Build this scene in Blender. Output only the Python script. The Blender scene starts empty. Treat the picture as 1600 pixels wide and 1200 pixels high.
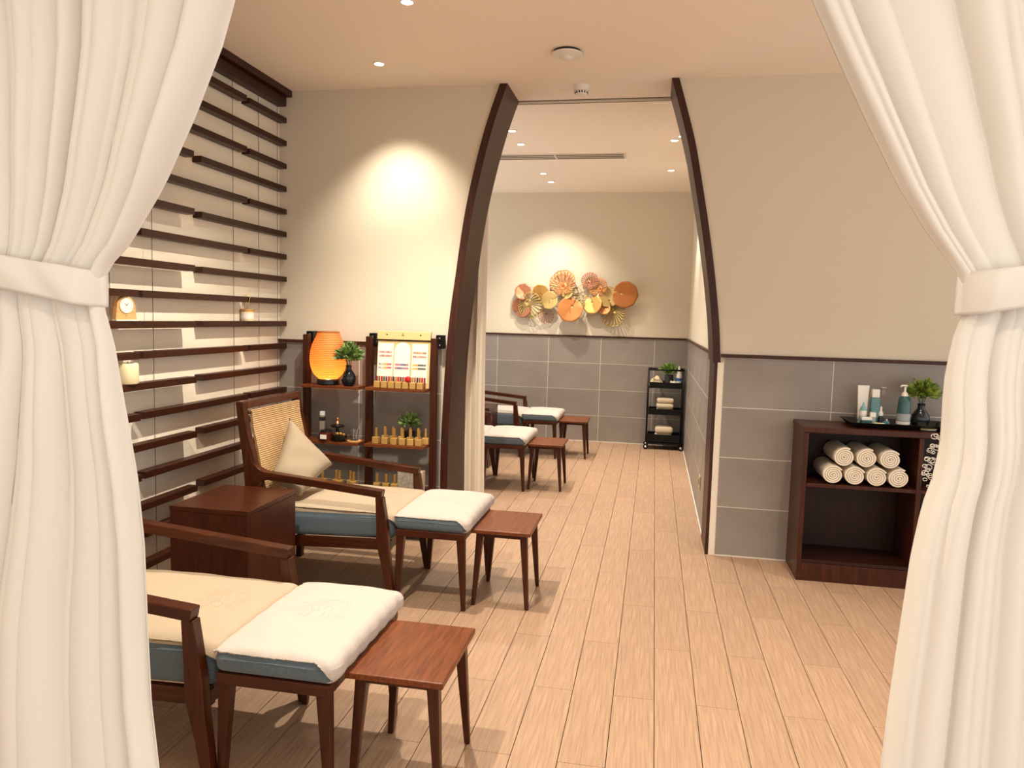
import bpy, bmesh, math, random
from mathutils import Vector, Matrix
random.seed(7)
S = bpy.context.scene
COL = S.collection
PI = math.pi

# ------------------------------------------------------------------ camera
cd = bpy.data.cameras.new('camera'); cam = bpy.data.objects.new('camera', cd); COL.objects.link(cam)
R_ = Vector((0.98173872, 0.18833303, 0.02682836)); U_ = Vector((-0.04302597, 0.08245064, 0.99566594)); F_ = Vector((-0.18530477, 0.97863812, -0.0890482))
m = Matrix((R_, U_, -F_)).transposed().to_4x4(); m.translation = (0, 0, 1.3958)
cam.matrix_world = m
cd.sensor_width = 36; cd.lens = 1159.05 / 1600 * 36; cd.clip_start = 0.05
S.camera = cam

# ------------------------------------------------------------------ world, exposure
w = bpy.data.worlds.new('world'); S.world = w; w.use_nodes = True
w.node_tree.nodes['Background'].inputs[0].default_value = (1.0, 0.97, 0.93, 1)
w.node_tree.nodes['Background'].inputs[1].default_value = 1.35
S.view_settings.view_transform = 'Standard'; S.view_settings.look = 'None'
S.view_settings.gamma = 1; S.view_settings.use_curve_mapping = False
S.view_settings.exposure = 0.36
S.cycles.use_denoising = True
S.cycles.max_bounces = 8; S.cycles.diffuse_bounces = 6; S.cycles.sample_clamp_indirect = 6
S.cycles.caustics_reflective = False; S.cycles.caustics_refractive = False

WARM = (1.0, 0.90, 0.75)
XL, XR, D1, D1B, D2, ZC, ZC2, ZT = -2.435, 0.376, 4.544, 4.9, 8.497, 2.805, 2.821, 1.2
XRF = 2.4; YB = -2.2
# downlights: x, y, beam watts, spot angle, blend, label
FRONT_LIGHTS = [
    (-1.59, 4.105, 78, 86, 1.0), (-1.16, 3.33, 185, 116, 0.6), (-1.15, 1.82, 175, 116, 0.6),
    (1.00, 3.1, 78, 96, 0.9), (0.95, 1.75, 78, 96, 0.9), (1.65, 2.4, 10, 130, 0.8),  # unseen lights, added to brighten the floor on the right
    (-0.75, -0.1, 25, 150, 0.8), (0.75, -0.1, 25, 150, 0.8), (0.0, -1.1, 25, 150, 0.8)]  # unseen fill lights, added to brighten the curtains from the near side
BACK_LIGHTS = [
    (-1.134, 5.71, 130, 112, 0.7), (-1.143, 6.148, 50, 112, 0.8), (-1.141, 7.387, 95, 112, 0.8), (-1.126, 7.833, 105, 92, 1.0),
    (0.092, 6.108, 85, 84, 1.0), (0.092, 7.293, 85, 84, 1.0), (0.150, 5.98, 25, 90, 1.0), (0.250, 7.05, 25, 90, 1.0)]
WALL_WASH = {4.105: 15, 7.833: 16}     # degrees these two gimbals lean towards the wall

# ------------------------------------------------------------------ materials
def lin(h):
    h = h.lstrip('#'); o = []
    for i in (0, 2, 4):
        c = int(h[i:i+2], 16) / 255
        o.append(c / 12.92 if c <= 0.04045 else ((c + 0.055) / 1.055) ** 2.4)
    return (*o, 1)
MATS = {}
def mat(name, col, rough=0.5, metal=0, spec=0.5, **k):
    if name in MATS: return MATS[name]
    M = bpy.data.materials.new(name); M.use_nodes = True
    nt = M.node_tree; b = nt.nodes['Principled BSDF']; MATS[name] = M
    c = lin(col)
    b.inputs['Base Color'].default_value = c; b.inputs['Roughness'].default_value = rough
    b.inputs['Metallic'].default_value = metal; b.inputs['Specular IOR Level'].default_value = spec
    N = nt.nodes.new; L = nt.links.new
    tc = N('ShaderNodeTexCoord')
    def noise(scale, stretch=(1, 1, 1), detail=4):
        mp = N('ShaderNodeMapping'); mp.inputs['Scale'].default_value = stretch
        L(tc.outputs['Object'], mp.inputs[0])
        n = N('ShaderNodeTexNoise'); n.inputs['Scale'].default_value = scale; n.inputs['Detail'].default_value = detail
        L(mp.outputs[0], n.inputs['Vector']); return n.outputs['Fac']
    if 'col2' in k:      # two-tone colour by noise
        f = noise(k.get('scale', 20), k.get('stretch', (1, 1, 1)))
        r = N('ShaderNodeValToRGB'); r.color_ramp.elements[0].color = c; r.color_ramp.elements[1].color = lin(k['col2'])
        r.color_ramp.elements[0].position = k.get('lo', 0.35); r.color_ramp.elements[1].position = k.get('hi', 0.65)
        L(f, r.inputs[0]); out = r.outputs[0]
        if k.get('rnd'):
            oi = N('ShaderNodeObjectInfo'); mr = N('ShaderNodeMapRange'); mr.inputs[3].default_value = 1 - k['rnd']; mr.inputs[4].default_value = 1 + k['rnd']
            L(oi.outputs['Random'], mr.inputs[0])
            mx = N('ShaderNodeVectorMath'); mx.operation = 'SCALE'; L(out, mx.inputs[0]); L(mr.outputs[0], mx.inputs['Scale']); out = mx.outputs[0]
        L(out, b.inputs['Base Color'])
    if 'bump' in k:
        f = noise(k.get('bscale', 60), k.get('bstretch', (1, 1, 1)))
        bp = N('ShaderNodeBump'); bp.inputs['Strength'].default_value = k['bump']; bp.inputs['Distance'].default_value = k.get('bdist', 0.002)
        L(f, bp.inputs['Height']); L(bp.outputs[0], b.inputs['Normal'])
    if 'trans' in k:
        b.inputs['Transmission Weight'].default_value = k['trans']; b.inputs['IOR'].default_value = k.get('ior', 1.45)
    if 'sheen' in k:
        b.inputs['Sheen Weight'].default_value = k['sheen']
    if 'emit' in k:
        b.inputs['Emission Color'].default_value = lin(k.get('ecol', col)); b.inputs['Emission Strength'].default_value = k['emit']
    return M
WALL = mat('cream_plaster', '#d3c8b4', 0.85, bump=0.15, bscale=180, bdist=0.001)
WALLL = mat('textured_cream_plaster', '#e4d8c3', 0.8, col2='#ede1cd', scale=5, stretch=(1, .35, 2.2), bump=0.5, bscale=9, bstretch=(1, .5, 2), bdist=0.008)
CEIL = mat('ceiling_paint', '#f6eadb', 0.9)
WOODZ = mat('mahogany_wood_upright', '#2c1207', 0.3, spec=.28, col2='#4b220e', scale=6, stretch=(12, 12, 1.0), lo=.25, hi=.75)
WOOD = mat('mahogany_wood', '#2c1207', 0.3, spec=.28, col2='#4b220e', scale=6, stretch=(1.2, 14, 14), lo=.3, hi=.7)
WOODD = mat('dark_stained_wood', '#260e06', 0.4, spec=.28, col2='#3c1a0b', scale=9, stretch=(14, 1.2, 14), lo=.3, hi=.7)
WOODV = mat('dark_arch_wood', '#30150c', 0.42, spec=.28, col2='#452417', scale=6, stretch=(14, 14, 1.2), lo=.3, hi=.7)
WOODT = mat('stool_top_wood', '#572a12', 0.33, spec=.28, col2='#77401f', scale=8, stretch=(12, 1.1, 12), lo=.3, hi=.7)
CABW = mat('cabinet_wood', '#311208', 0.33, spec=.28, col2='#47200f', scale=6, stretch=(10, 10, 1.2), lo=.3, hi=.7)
CABD = mat('cabinet_wood_in_shade', '#210b05', 0.45, spec=.28, col2='#301409', scale=6, stretch=(10, 10, 1.2), lo=.3, hi=.7)  # same cabinet wood, colour darkened for the shade inside
PLANK = mat('oak_plank', '#8f705a', 0.5, col2='#b5967a', scale=22, stretch=(6, .22, 1), lo=.25, hi=.75, rnd=0.05, bump=0.25, bscale=60, bstretch=(3, .2, 1), bdist=0.001)
JOINT = mat('floor_joint', '#4c392c', 0.8)
TILE = mat('grey_tile', '#837a72', 0.42, col2='#8f867e', scale=3, rnd=0.03, bump=0.1, bscale=40, bdist=0.001)
GROUT = mat('pale_grout', '#dcd5c9', 0.8)
WHITEP = mat('white_edge_paint', '#ddd3c2', 0.6)
BLUE = mat('slate_blue_fabric', '#47555e', 0.9, col2='#55636b', scale=260, bump=0.4, bscale=500, bdist=0.001, sheen=.2)
TOWEL = mat('white_terry', '#ece4d6', 0.95, bump=0.5, bscale=350, bdist=0.002)
TOWELC = mat('cream_terry', '#dfcdb2', 0.95, bump=0.5, bscale=350, bdist=0.002)
PILLOW = mat('beige_linen', '#988871', 0.9, bump=0.3, bscale=400, bdist=0.001)
SHEER = mat('ivory_curtain_cloth', '#ddd8cf', 0.9, bump=0.2, bscale=300, bdist=0.001)
SHEER2 = mat('beige_curtain_cloth', '#e2d6c4', 0.9)
METALB = mat('black_metal', '#0d0c0c', 0.4, 0.6)
BLACKW = mat('black_lacquer', '#0f0d0c', 0.35)
BRASS = mat('gold_metal', '#bd8f4a', 0.4, 0.45)
PGOLD = mat('pale_gold_metal', '#b3975c', 0.42, 0.4)
COPPER = mat('copper_metal', '#bd7a44', 0.42, 0.4)
ROSE = mat('rose_copper_metal', '#a96c4c', 0.42, 0.4)
GOLDB = mat('gold_wood_box', '#c9a05c', 0.4, 0.35)
PWOOD = mat('pale_wood', '#c8955a', 0.45, col2='#d8a66b', scale=12, stretch=(2, 2, 10))
PWOODL = mat('light_birch', '#d9b880', 0.5)
WHITE = mat('white_plastic', '#e6e1d8', 0.35)
WHITEC = mat('white_card', '#e8e2d6', 0.7)
CHROME = mat('chrome', '#c8c8c8', 0.15, 1)
TEAL = mat('teal_glass', '#4d7a80', 0.2, col2='#5c8a90', scale=3)
TEALD = mat('deep_teal_ceramic', '#33585a', 0.25)
TEALL = mat('pale_teal_plastic', '#7ba6ad', 0.3)
NAVY = mat('dark_navy_glaze', '#10171d', 0.18)
CANDLE = mat('ivory_wax', '#e3d3a8', 0.6)
LEAF = mat('leaf_green', '#4a7428', 0.5, col2='#97b357', scale=30)
LEAFD = mat('leaf_dark_green', '#3c5c2c', 0.5, col2='#93ab62', scale=30)
LEAFL = mat('leaf_fresh_green', '#456a1e', 0.5, col2='#98ab48', scale=30)
STEM = mat('stem_green', '#3e4a20', 0.6)
CORD = mat('steel_cord', '#5d5348', 0.4, 0.6)
GLASS = mat('clear_glass', '#ffffff', 0.03, trans=1.0)
AMBER = mat('amber_glass', '#4a1d0c', 0.12)
DARKG = mat('dark_grey_pot', '#3a3836', 0.6)
BLUEP = mat('blue_print', '#2a52a8', 0.5)
RED = mat('red_gloss', '#c41a12', 0.2)
DARKSLOT = mat('dark_slot', '#191512', 0.8)
GREYSLOT = mat('grey_slot', '#6c635b', 0.7)
BEIGEP = mat('beige_plastic', '#b9a47c', 0.5)
FROST = mat('frosted_acrylic', '#b5aa98', 0.6, col2='#8f8574', scale=55)
STONE = mat('pale_stone', '#d8cfc0', 0.6)
GREYLB = mat('grey_label', '#9aa19e', 0.6)
LAMPE = mat('lamp_lens', '#fff1d8', 0.5, emit=14.0, ecol='#fff0d6')
BULB = mat('bulb_glass', '#ffe0a8', 0.5, emit=40.0, ecol='#ffd596')
def rattan_mat():
    M = bpy.data.materials.new('woven_rattan'); M.use_nodes = True; nt = M.node_tree; b = nt.nodes['Principled BSDF']
    N = nt.nodes.new; L = nt.links.new
    tc = N('ShaderNodeTexCoord')
    outs = []
    for d, s in (('Y', 34), ('Z', 30)):
        wv = N('ShaderNodeTexWave'); wv.bands_direction = d; wv.inputs['Scale'].default_value = s; wv.inputs['Distortion'].default_value = 1.2
        wv.inputs['Detail'].default_value = 1; L(tc.outputs['Object'], wv.inputs['Vector']); outs.append(wv.outputs['Fac'])
    mu = N('ShaderNodeMath'); mu.operation = 'MULTIPLY'; L(outs[0], mu.inputs[0]); L(outs[1], mu.inputs[1])
    r = N('ShaderNodeValToRGB'); r.color_ramp.elements[0].color = lin('#8f6a42'); r.color_ramp.elements[1].color = lin('#e2c08e'); r.color_ramp.elements[1].position = .5
    L(mu.outputs[0], r.inputs[0]); L(r.outputs[0], b.inputs['Base Color']); b.inputs['Roughness'].default_value = .7
    bp = N('ShaderNodeBump'); bp.inputs['Distance'].default_value = .003; bp.inputs['Strength'].default_value = .8
    L(mu.outputs[0], bp.inputs['Height']); L(bp.outputs[0], b.inputs['Normal'])
    return M
RATTAN = rattan_mat()
def lampshade_mat():
    M = bpy.data.materials.new('woven_lampshade'); M.use_nodes = True; nt = M.node_tree
    N = nt.nodes.new; L = nt.links.new; b = nt.nodes['Principled BSDF']
    b.inputs['Base Color'].default_value = lin('#e0a060'); b.inputs['Roughness'].default_value = .6
    tr = N('ShaderNodeBsdfTranslucent'); tr.inputs[0].default_value = lin('#f2a04a')
    mx = N('ShaderNodeMixShader'); mx.inputs[0].default_value = .5
    L(b.outputs[0], mx.inputs[1]); L(tr.outputs[0], mx.inputs[2]); L(mx.outputs[0], nt.nodes['Material Output'].inputs[0])
    return M
SHADE = lampshade_mat()
def emboss_towel(name, base):     # terry with a woven flower relief
    M = mat(name, base, 0.95); nt = M.node_tree; N = nt.nodes.new; L = nt.links.new; b = nt.nodes['Principled BSDF']
    tc = N('ShaderNodeTexCoord')
    n = N('ShaderNodeTexNoise'); n.inputs['Scale'].default_value = 9; n.inputs['Detail'].default_value = 1; n.inputs['Distortion'].default_value = 1.5
    L(tc.outputs['Object'], n.inputs['Vector'])
    s = N('ShaderNodeMath'); s.operation = 'MULTIPLY'; s.inputs[1].default_value = 55; L(n.outputs['Fac'], s.inputs[0])
    si = N('ShaderNodeMath'); si.operation = 'SINE'; L(s.outputs[0], si.inputs[0])
    ln = N('ShaderNodeVectorMath'); ln.operation = 'LENGTH'; L(tc.outputs['Object'], ln.inputs[0])
    mr = N('ShaderNodeMapRange'); mr.inputs[1].default_value = .07; mr.inputs[2].default_value = .13; mr.inputs[3].default_value = 1; mr.inputs[4].default_value = 0
    L(ln.outputs['Value'], mr.inputs[0])
    mu = N('ShaderNodeMath'); mu.operation = 'MULTIPLY'; L(si.outputs[0], mu.inputs[0]); L(mr.outputs[0], mu.inputs[1])
    fn = N('ShaderNodeTexNoise'); fn.inputs['Scale'].default_value = 350; L(tc.outputs['Object'], fn.inputs['Vector'])
    ad = N('ShaderNodeMath'); ad.operation = 'ADD'; L(mu.outputs[0], ad.inputs[0]); L(fn.outputs['Fac'], ad.inputs[1])
    bp = N('ShaderNodeBump'); bp.inputs['Strength'].default_value = .5; bp.inputs['Distance'].default_value = .003
    L(ad.outputs[0], bp.inputs['Height']); L(bp.outputs[0], b.inputs['Normal'])
    return M
TOWEL = emboss_towel('white_terry_embossed', '#b8aea5')
TOWELC = emboss_towel('cream_terry_embossed', '#b09e86')

# ------------------------------------------------------------------ mesh helpers
class MB:
    def __init__(s): s.v = []; s.f = []; s.mi = []; s.cur = 0
    def add(s, vs, fs):
        o = len(s.v); s.v += [tuple(v) for v in vs]; s.f += [tuple(i + o for i in f) for f in fs]; s.mi += [s.cur] * len(fs); return s
    def box(s, a, b):
        x0, y0, z0 = a; x1, y1, z1 = b
        return s.add([(x0, y0, z0), (x1, y0, z0), (x1, y1, z0), (x0, y1, z0), (x0, y0, z1), (x1, y0, z1), (x1, y1, z1), (x0, y1, z1)],
                     [(0, 3, 2, 1), (4, 5, 6, 7), (0, 1, 5, 4), (1, 2, 6, 5), (2, 3, 7, 6), (3, 0, 4, 7)])
    def taper(s, p0, p1, a, b):     # square tapered bar between two points, half sizes a=(ax,ay) at p0, b at p1
        vs = []
        for p, h in ((p0, a), (p1, b)):
            vs += [(p[0] - h[0], p[1] - h[1], p[2]), (p[0] + h[0], p[1] - h[1], p[2]), (p[0] + h[0], p[1] + h[1], p[2]), (p[0] - h[0], p[1] + h[1], p[2])]
        return s.add(vs, [(0, 3, 2, 1), (4, 5, 6, 7), (0, 1, 5, 4), (1, 2, 6, 5), (2, 3, 7, 6), (3, 0, 4, 7)])
    def prism_y(s, poly, y0, y1):    # polygon in XZ extruded along Y
        n = len(poly)
        return s.add([(x, y0, z) for x, z in poly] + [(x, y1, z) for x, z in poly],
                     [tuple(range(n)), tuple(range(2 * n - 1, n - 1, -1))] + [(i, i + n, (i + 1) % n + n, (i + 1) % n) for i in range(n)])
    def strip_y(s, inner, outer, y0, y1):   # closed band between two polylines in XZ, extruded along Y
        n = len(inner); vs = []
        for y in (y0, y1):
            vs += [(x, y, z) for x, z in inner] + [(x, y, z) for x, z in outer]
        fs = []
        for i in range(n - 1):
            a, b, c, d = i, i + 1, n + i + 1, n + i
            fs += [(a, b, c, d), (2 * n + d, 2 * n + c, 2 * n + b, 2 * n + a), (a, 2 * n + a, 2 * n + b, b), (d, c, 2 * n + c, 2 * n + d)]
        fs += [(0, n, 3 * n, 2 * n), (n - 1, 3 * n - 1, 4 * n - 1, 2 * n - 1)]
        return s.add(vs, fs)
    def lathe(s, prof, c=(0, 0, 0), n=24, cap=True):
        vs = []; fs = []; m_ = len(prof)
        for r, z in prof:
            for i in range(n):
                a = 2 * PI * i / n; vs.append((c[0] + r * math.cos(a), c[1] + r * math.sin(a), c[2] + z))
        for j in range(m_ - 1):
            for i in range(n):
                fs.append((j * n + i, j * n + (i + 1) % n, (j + 1) * n + (i + 1) % n, (j + 1) * n + i))
        if cap:
            fs.append(tuple(range(n - 1, -1, -1))); fs.append(tuple(range((m_ - 1) * n, m_ * n)))
        return s.add(vs, fs)
    def tube(s, pts, r, n=8):
        pts = [Vector(p) for p in pts]; vs = []; fs = []
        for k, p in enumerate(pts):
            d = (pts[min(k + 1, len(pts) - 1)] - pts[max(k - 1, 0)]).normalized()
            a = d.cross(Vector((0, 0, 1)));
            if a.length < 1e-3: a = d.cross(Vector((1, 0, 0)))
            a.normalize(); b = d.cross(a)
            rr = r[k] if isinstance(r, (list, tuple)) else r
            for i in range(n):
                t = 2 * PI * i / n; vs.append(p + a * rr * math.cos(t) + b * rr * math.sin(t))
        for k in range(len(pts) - 1):
            for i in range(n): fs.append((k * n + i, k * n + (i + 1) % n, (k + 1) * n + (i + 1) % n, (k + 1) * n + i))
        fs += [tuple(range(n - 1, -1, -1)), tuple(range((len(pts) - 1) * n, len(pts) * n))]
        return s.add(vs, fs)
    def grid(s, fn, nu, nv):
        vs = [fn(i / nu, j / nv) for j in range(nv + 1) for i in range(nu + 1)]
        fs = [(j * (nu + 1) + i, j * (nu + 1) + i + 1, (j + 1) * (nu + 1) + i + 1, (j + 1) * (nu + 1) + i) for j in range(nv) for i in range(nu)]
        return s.add(vs, fs)
    def rbox(s, c, h, r, puff=0.0, n=16, keep=None, fn=None):    # soft rounded box with a crown on top
        bm = bmesh.new()
        bmesh.ops.create_cube(bm, size=2)
        bmesh.ops.subdivide_edges(bm, edges=bm.edges[:], cuts=n - 1, use_grid_fill=True)
        for v in bm.verts:
            q = []
            for k in range(3):
                t = math.sin(v.co[k] * PI / 2) if abs(v.co[k]) < 1 else v.co[k]
                q.append(t * h[k])
            inn = Vector([max(-(h[k] - r), min(h[k] - r, q[k])) for k in range(3)])
            d = Vector(q) - inn
            if d.length > 1e-9: d = d.normalized() * r
            p = inn + d
            g = max(0, 1 - (p.x / h[0]) ** 2) * max(0, 1 - (p.y / h[1]) ** 2)
            if p.z > 0: p.z += puff * g ** .6
            if fn: p = fn(p)
            v.co = p
        bm.verts.ensure_lookup_table()
        for i, v in enumerate(bm.verts): v.index = i
        fs = [tuple(v.index for v in f.verts) for f in bm.faces if keep is None or keep(f.calc_center_median())]
        vs = [(v.co.x + c[0], v.co.y + c[1], v.co.z + c[2]) for v in bm.verts]
        bm.free()
        if keep:
            used = sorted({i for f in fs for i in f}); mp = {a: b for b, a in enumerate(used)}
            vs = [vs[i] for i in used]; fs = [tuple(mp[i] for i in f) for f in fs]
        return s.add(vs, fs)
    def build(s, name, mt, parent=None, smooth=False, bevel=0, loc=None, fix=True, solid=0):
        me = bpy.data.meshes.new(name); me.from_pydata(s.v, [], s.f)
        for x in (mt if isinstance(mt, (list, tuple)) else [mt]): me.materials.append(x)
        me.polygons.foreach_set('material_index', s.mi)
        if fix:
            bm = bmesh.new(); bm.from_mesh(me); bmesh.ops.recalc_face_normals(bm, faces=bm.faces[:]); bm.to_mesh(me); bm.free()
        if smooth: me.polygons.foreach_set('use_smooth', [True] * len(me.polygons))
        me.update()
        o = bpy.data.objects.new(name, me); COL.objects.link(o)
        if loc: o.location = loc
        if parent is not None: o.parent = parent
        if bevel:
            b = o.modifiers.new('bevel', 'BEVEL'); b.width = bevel; b.segments = 2; b.limit_method = 'ANGLE'; b.angle_limit = .6
            if not smooth: me.polygons.foreach_set('use_smooth', [True] * len(me.polygons)); b.harden_normals = True
        if solid:
            b = o.modifiers.new('solid', 'SOLIDIFY'); b.thickness = solid; b.offset = 1
        if smooth == 'auto':
            bpy.context.view_layer.update()
        return o
def tag(o, label=None, cat=None, group=None, kind=None):
    for k, v in (('label', label), ('category', cat), ('group', group), ('kind', kind)):
        if v: o[k] = v
    return o
def empty(name, loc, label, cat, group=None):
    o = bpy.data.objects.new(name, None); o.empty_display_size = .1; COL.objects.link(o); o.location = loc
    return tag(o, label, cat, group)
def struct(o, label=None): o['kind'] = 'structure'; return tag(o, label)
def children(o): return [c for c in COL.objects if c.parent == o]
def copy_tree(o, parent=None):
    kids = children(o)
    c = o.copy(); COL.objects.link(c)
    if parent is not None: c.parent = parent
    for k in kids: copy_tree(k, c)
    return c
def edge_smooth(o):    # smooth shading with hard edges kept, for lathed pieces
    bm = bmesh.new(); bm.from_mesh(o.data)
    for e in bm.edges:
        e.smooth = not (len(e.link_faces) == 2 and e.calc_face_angle(0) > .7)
    for f in bm.faces: f.smooth = True
    bm.to_mesh(o.data); bm.free(); return o
def lathe_obj(name, prof, mt, parent=None, c=(0, 0, 0), n=24, cap=True):
    return edge_smooth(MB().lathe(prof, c, n, cap).build(name, mt, parent))
def boxo(name, a, b, mt, parent=None, bevel=0.0, loc=None): return MB().box(a, b).build(name, mt, parent, bevel=bevel, loc=loc)

# ------------------------------------------------------------------ room shell
fl = struct(boxo('floor', (-3.0, YB, -0.12), (XRF + 1.4, D2 + .1, -0.006), JOINT), 'floor of narrow light brown wood planks running into the room')
W_, L_ = 0.151, 0.912
for k in range(-17, 13):
    x0 = .058 + W_ * k
    off = 3.14 if k % 2 == 0 else 2.69
    j = -4
    for j in range(-4, 9):
        y0 = off + L_ * j; y1 = y0 + L_
        ya, yb = max(y0, 1.3), min(y1, D2 - .01)
        if yb - ya < .03: continue
        if x0 + W_ / 2 > XR + .02:
            if ya > D1 - .02: continue
            yb = min(yb, D1 - .004)
        if x0 + W_ < XL: continue
        xa = max(x0, XL + .002); xb = x0 + W_
        cx, cy = (xa + xb) / 2, (ya + yb) / 2; hx, hy = (xb - xa) / 2 - .0014, (yb - ya) / 2 - .0008
        MB().box((-hx, -hy, -.009), (hx, hy, 0)).build('plank', PLANK, fl, loc=(cx, cy, 0), fix=False)
mb = MB(); mb.box((-3.0, YB, -.0055), (XRF + 1.4, 1.296, 0)); mb.box((1.95, 1.297, -.0055), (XRF + 1.4, D1, 0)); struct(mb.build('floor', PLANK), 'plain stretch of floor before the curtains')
struct(boxo('ceiling', (XL - .1, YB, ZC), (XRF + 1.4, 4.93, ZC + .12), CEIL), 'peach toned smooth ceiling of the front room')
struct(boxo('ceiling', (-3.1, 4.93, ZC2), (XR + .1, D2 + .1, ZC2 + .12), CEIL), 'smooth ceiling of the back room beyond the arch')
struct(boxo('shadow_gap_strip', (-3.0, 4.90, ZC - .004), (XR, 4.905, ZC2 + .002), GREYSLOT))  # grey strip painted in for the shadow line between the two ceilings
struct(boxo('wall_left', (XL - .1, YB, 0), (XL, D1, ZC), WALLL), 'textured cream wall behind the floating slats')
wb = struct(boxo('wall_back', (-3.1, D2, 0), (XR + .1, D2 + .1, ZC2), WALL), 'back wall, plaster above grey tiles')
wr = struct(boxo('wall_passage_right', (XR, D1B, 0), (XR + .1, D2, ZC2), WALL), 'right wall of the back room')

# arch wall: two thick wings with curved openings
AL = [(-1.312, 0), (-1.312, .257), (-1.310, .592), (-1.299, .922), (-1.284, 1.209), (-1.262, 1.451), (-1.236, 1.652), (-1.206, 1.889), (-1.168, 2.125), (-1.108, 2.395), (-1.052, 2.60), (-.982, ZC)]
AR = [(.349, 1.165), (.332, 1.376), (.308, 1.564), (.280, 1.75), (.241, 1.972), (.197, 2.194), (.146, 2.432), (.089, 2.633), (.036, ZC)]
def refine(pts, n=4):
    out = []
    for i in range(len(pts) - 1):
        p0 = pts[max(i - 1, 0)]; p1 = pts[i]; p2 = pts[i + 1]; p3 = pts[min(i + 2, len(pts) - 1)]
        for k in range(n):
            t = k / n
            out.append(tuple(.5 * (2 * p1[a] + (p2[a] - p0[a]) * t + (2 * p0[a] - 5 * p1[a] + 4 * p2[a] - p3[a]) * t * t + (3 * p1[a] - p0[a] - 3 * p2[a] + p3[a]) * t ** 3) for a in (0, 1)))
    return out + [pts[-1]]
ALr, ARr = refine(AL), refine(AR)
def wing(curve, far, name, label):
    inner = curve; outer = [(far, z) for x, z in curve]
    return struct(MB().strip_y(inner, outer, D1, D1B).build(name, WALL), label)
wl = wing([(x + .004, z) for x, z in ALr], -3.0, 'wall_arch_left', 'cream wall left of the arch, tiled below the rail')
ar_full = [(XR + .012, 0), (XR + .012, 1.16)] + [(x + .02, z) for x, z in ARr]
wrt = wing(ar_full, XRF, 'wall_arch_right', 'cream wall right of the arch, tiled below the rail')
# arch casing boards (the board wraps the full thickness of the wall)
ca = struct(MB().strip_y([(x + .048, z) for x, z in ALr], ALr, D1 - .016, D1B + .012).build('trim_2', WOODV, bevel=.002), 'tall dark wood casing curving up the left side of the arch')
cb = struct(MB().strip_y([(x + .043, z) for x, z in ARr], ARr, D1 - .016, D1B + .012).build('trim_3', WOODV, bevel=.002), 'tall dark wood casing curving up the right side of the arch')
struct(boxo('trim_4', (.358, D1 - .004, 0), (XR, D1B + .004, 1.165), WOODV), 'thin dark wood jamb below the right casing')
struct(boxo('trim_5', (XR + .001, D1 - .012, 0), (.412, D1 - .0005, 1.165), WHITEP), 'white corner strip beside the right jamb')
# joint on the casing reveal, as a thin shadow gap
# wood rails on top of the tiles
def rail(name, a, b): return struct(boxo(name, a, b, WOODV, bevel=.002))
rail('trim_6', (.394, D1 - .022, ZT - .004), (XRF, D1, ZT + .016))
rail('trim_7', (XL, D1 - .022, ZT - .004), (-1.292, D1, ZT + .016))
rail('trim_8', (-3.0, D2 - .022, ZT - .004), (XR, D2, ZT + .016))
rail('trim_9', (XR - .022, D1B + .02, ZT - .004), (XR, D2 - .022, ZT + .016))
def tiles(parent, axis, pos, edges, z_top=ZT - .006, zs=(0.0, .3, .6, .9, 1.2), flip=1):
    g = .0024
    mb = MB()
    lo, hi = min(edges), max(edges)
    if axis == 'y': mb.box((lo, pos - .0088, 0), (hi, pos - .0005, z_top))
    else: mb.box((pos - .0088, lo, 0), (pos - .0005, hi, z_top))
    mb.build('grout', GROUT, parent)
    for a, b in zip(edges[:-1], edges[1:]):
        for z0, z1 in zip(zs[:-1], zs[1:]):
            z1 = min(z1, z_top)
            if z0 == 0: z0 = .004
            cx = (a + b) / 2; cz = (z0 + z1) / 2; hw = (b - a) / 2 - g; hz = (z1 - z0) / 2 - g
            if axis == 'y': MB().box((-hw, -.005, -hz), (hw, .005, hz)).build('tile', TILE, parent, loc=(cx, pos - .005, cz), fix=False)
            else: MB().box((-.005, -hw, -hz), (.005, hw, hz)).build('tile', TILE, parent, loc=(pos - .005, cx, cz), fix=False)
tiles(wrt, 'y', D1, [.413, 1.023, 1.623, 2.223, 2.395])
tiles(wl, 'y', D1, [XL + .004, -1.87, -1.314])
tiles(wb, 'y', D2, [-2.989, -2.389, -1.789, -1.189, -.589, .011, .368])
tiles(wr, 'x', XR, [4.92, 5.28, 5.88, 6.48, 7.08, 7.68, 8.28, 8.485])
struct(boxo('baseboard_back', (-2.98, D2 - .016, 0), (XR - .017, D2 - .0102, .007), GROUT))
struct(boxo('baseboard_passage', (XR - .016, D1B + .03, 0), (XR - .0102, D2 - .017, .007), GROUT))
struct(boxo('baseboard_right', (.415, D1 - .0125, 0), (.812, D1 - .0102, .006), GROUT))
# outlet on the passage wall
ot = empty('wall_outlet', (XR - .011, 5.35, .27), 'small beige outlet plate low on the right passage wall', 'outlet')
boxo('plate', (-.008, -.05, -.045), (0, .05, .045), BEIGEP, ot, .002); boxo('socket', (-.0095, -.02, -.02), (-.0075, .02, .02), DARKSLOT, ot)
# curtain track between the ceilings
tr = empty('curtain_track', (-.45, 4.93, ZC - .012), 'thin pale curtain track across the top of the arch', 'track')
boxo('rail', (-.52, -.012, -.002), (.50, .012, .010), WHITEP, tr); boxo('slot', (-.52, -.003, -.0035), (.50, .003, -.0018), DARKSLOT, tr)

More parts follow.
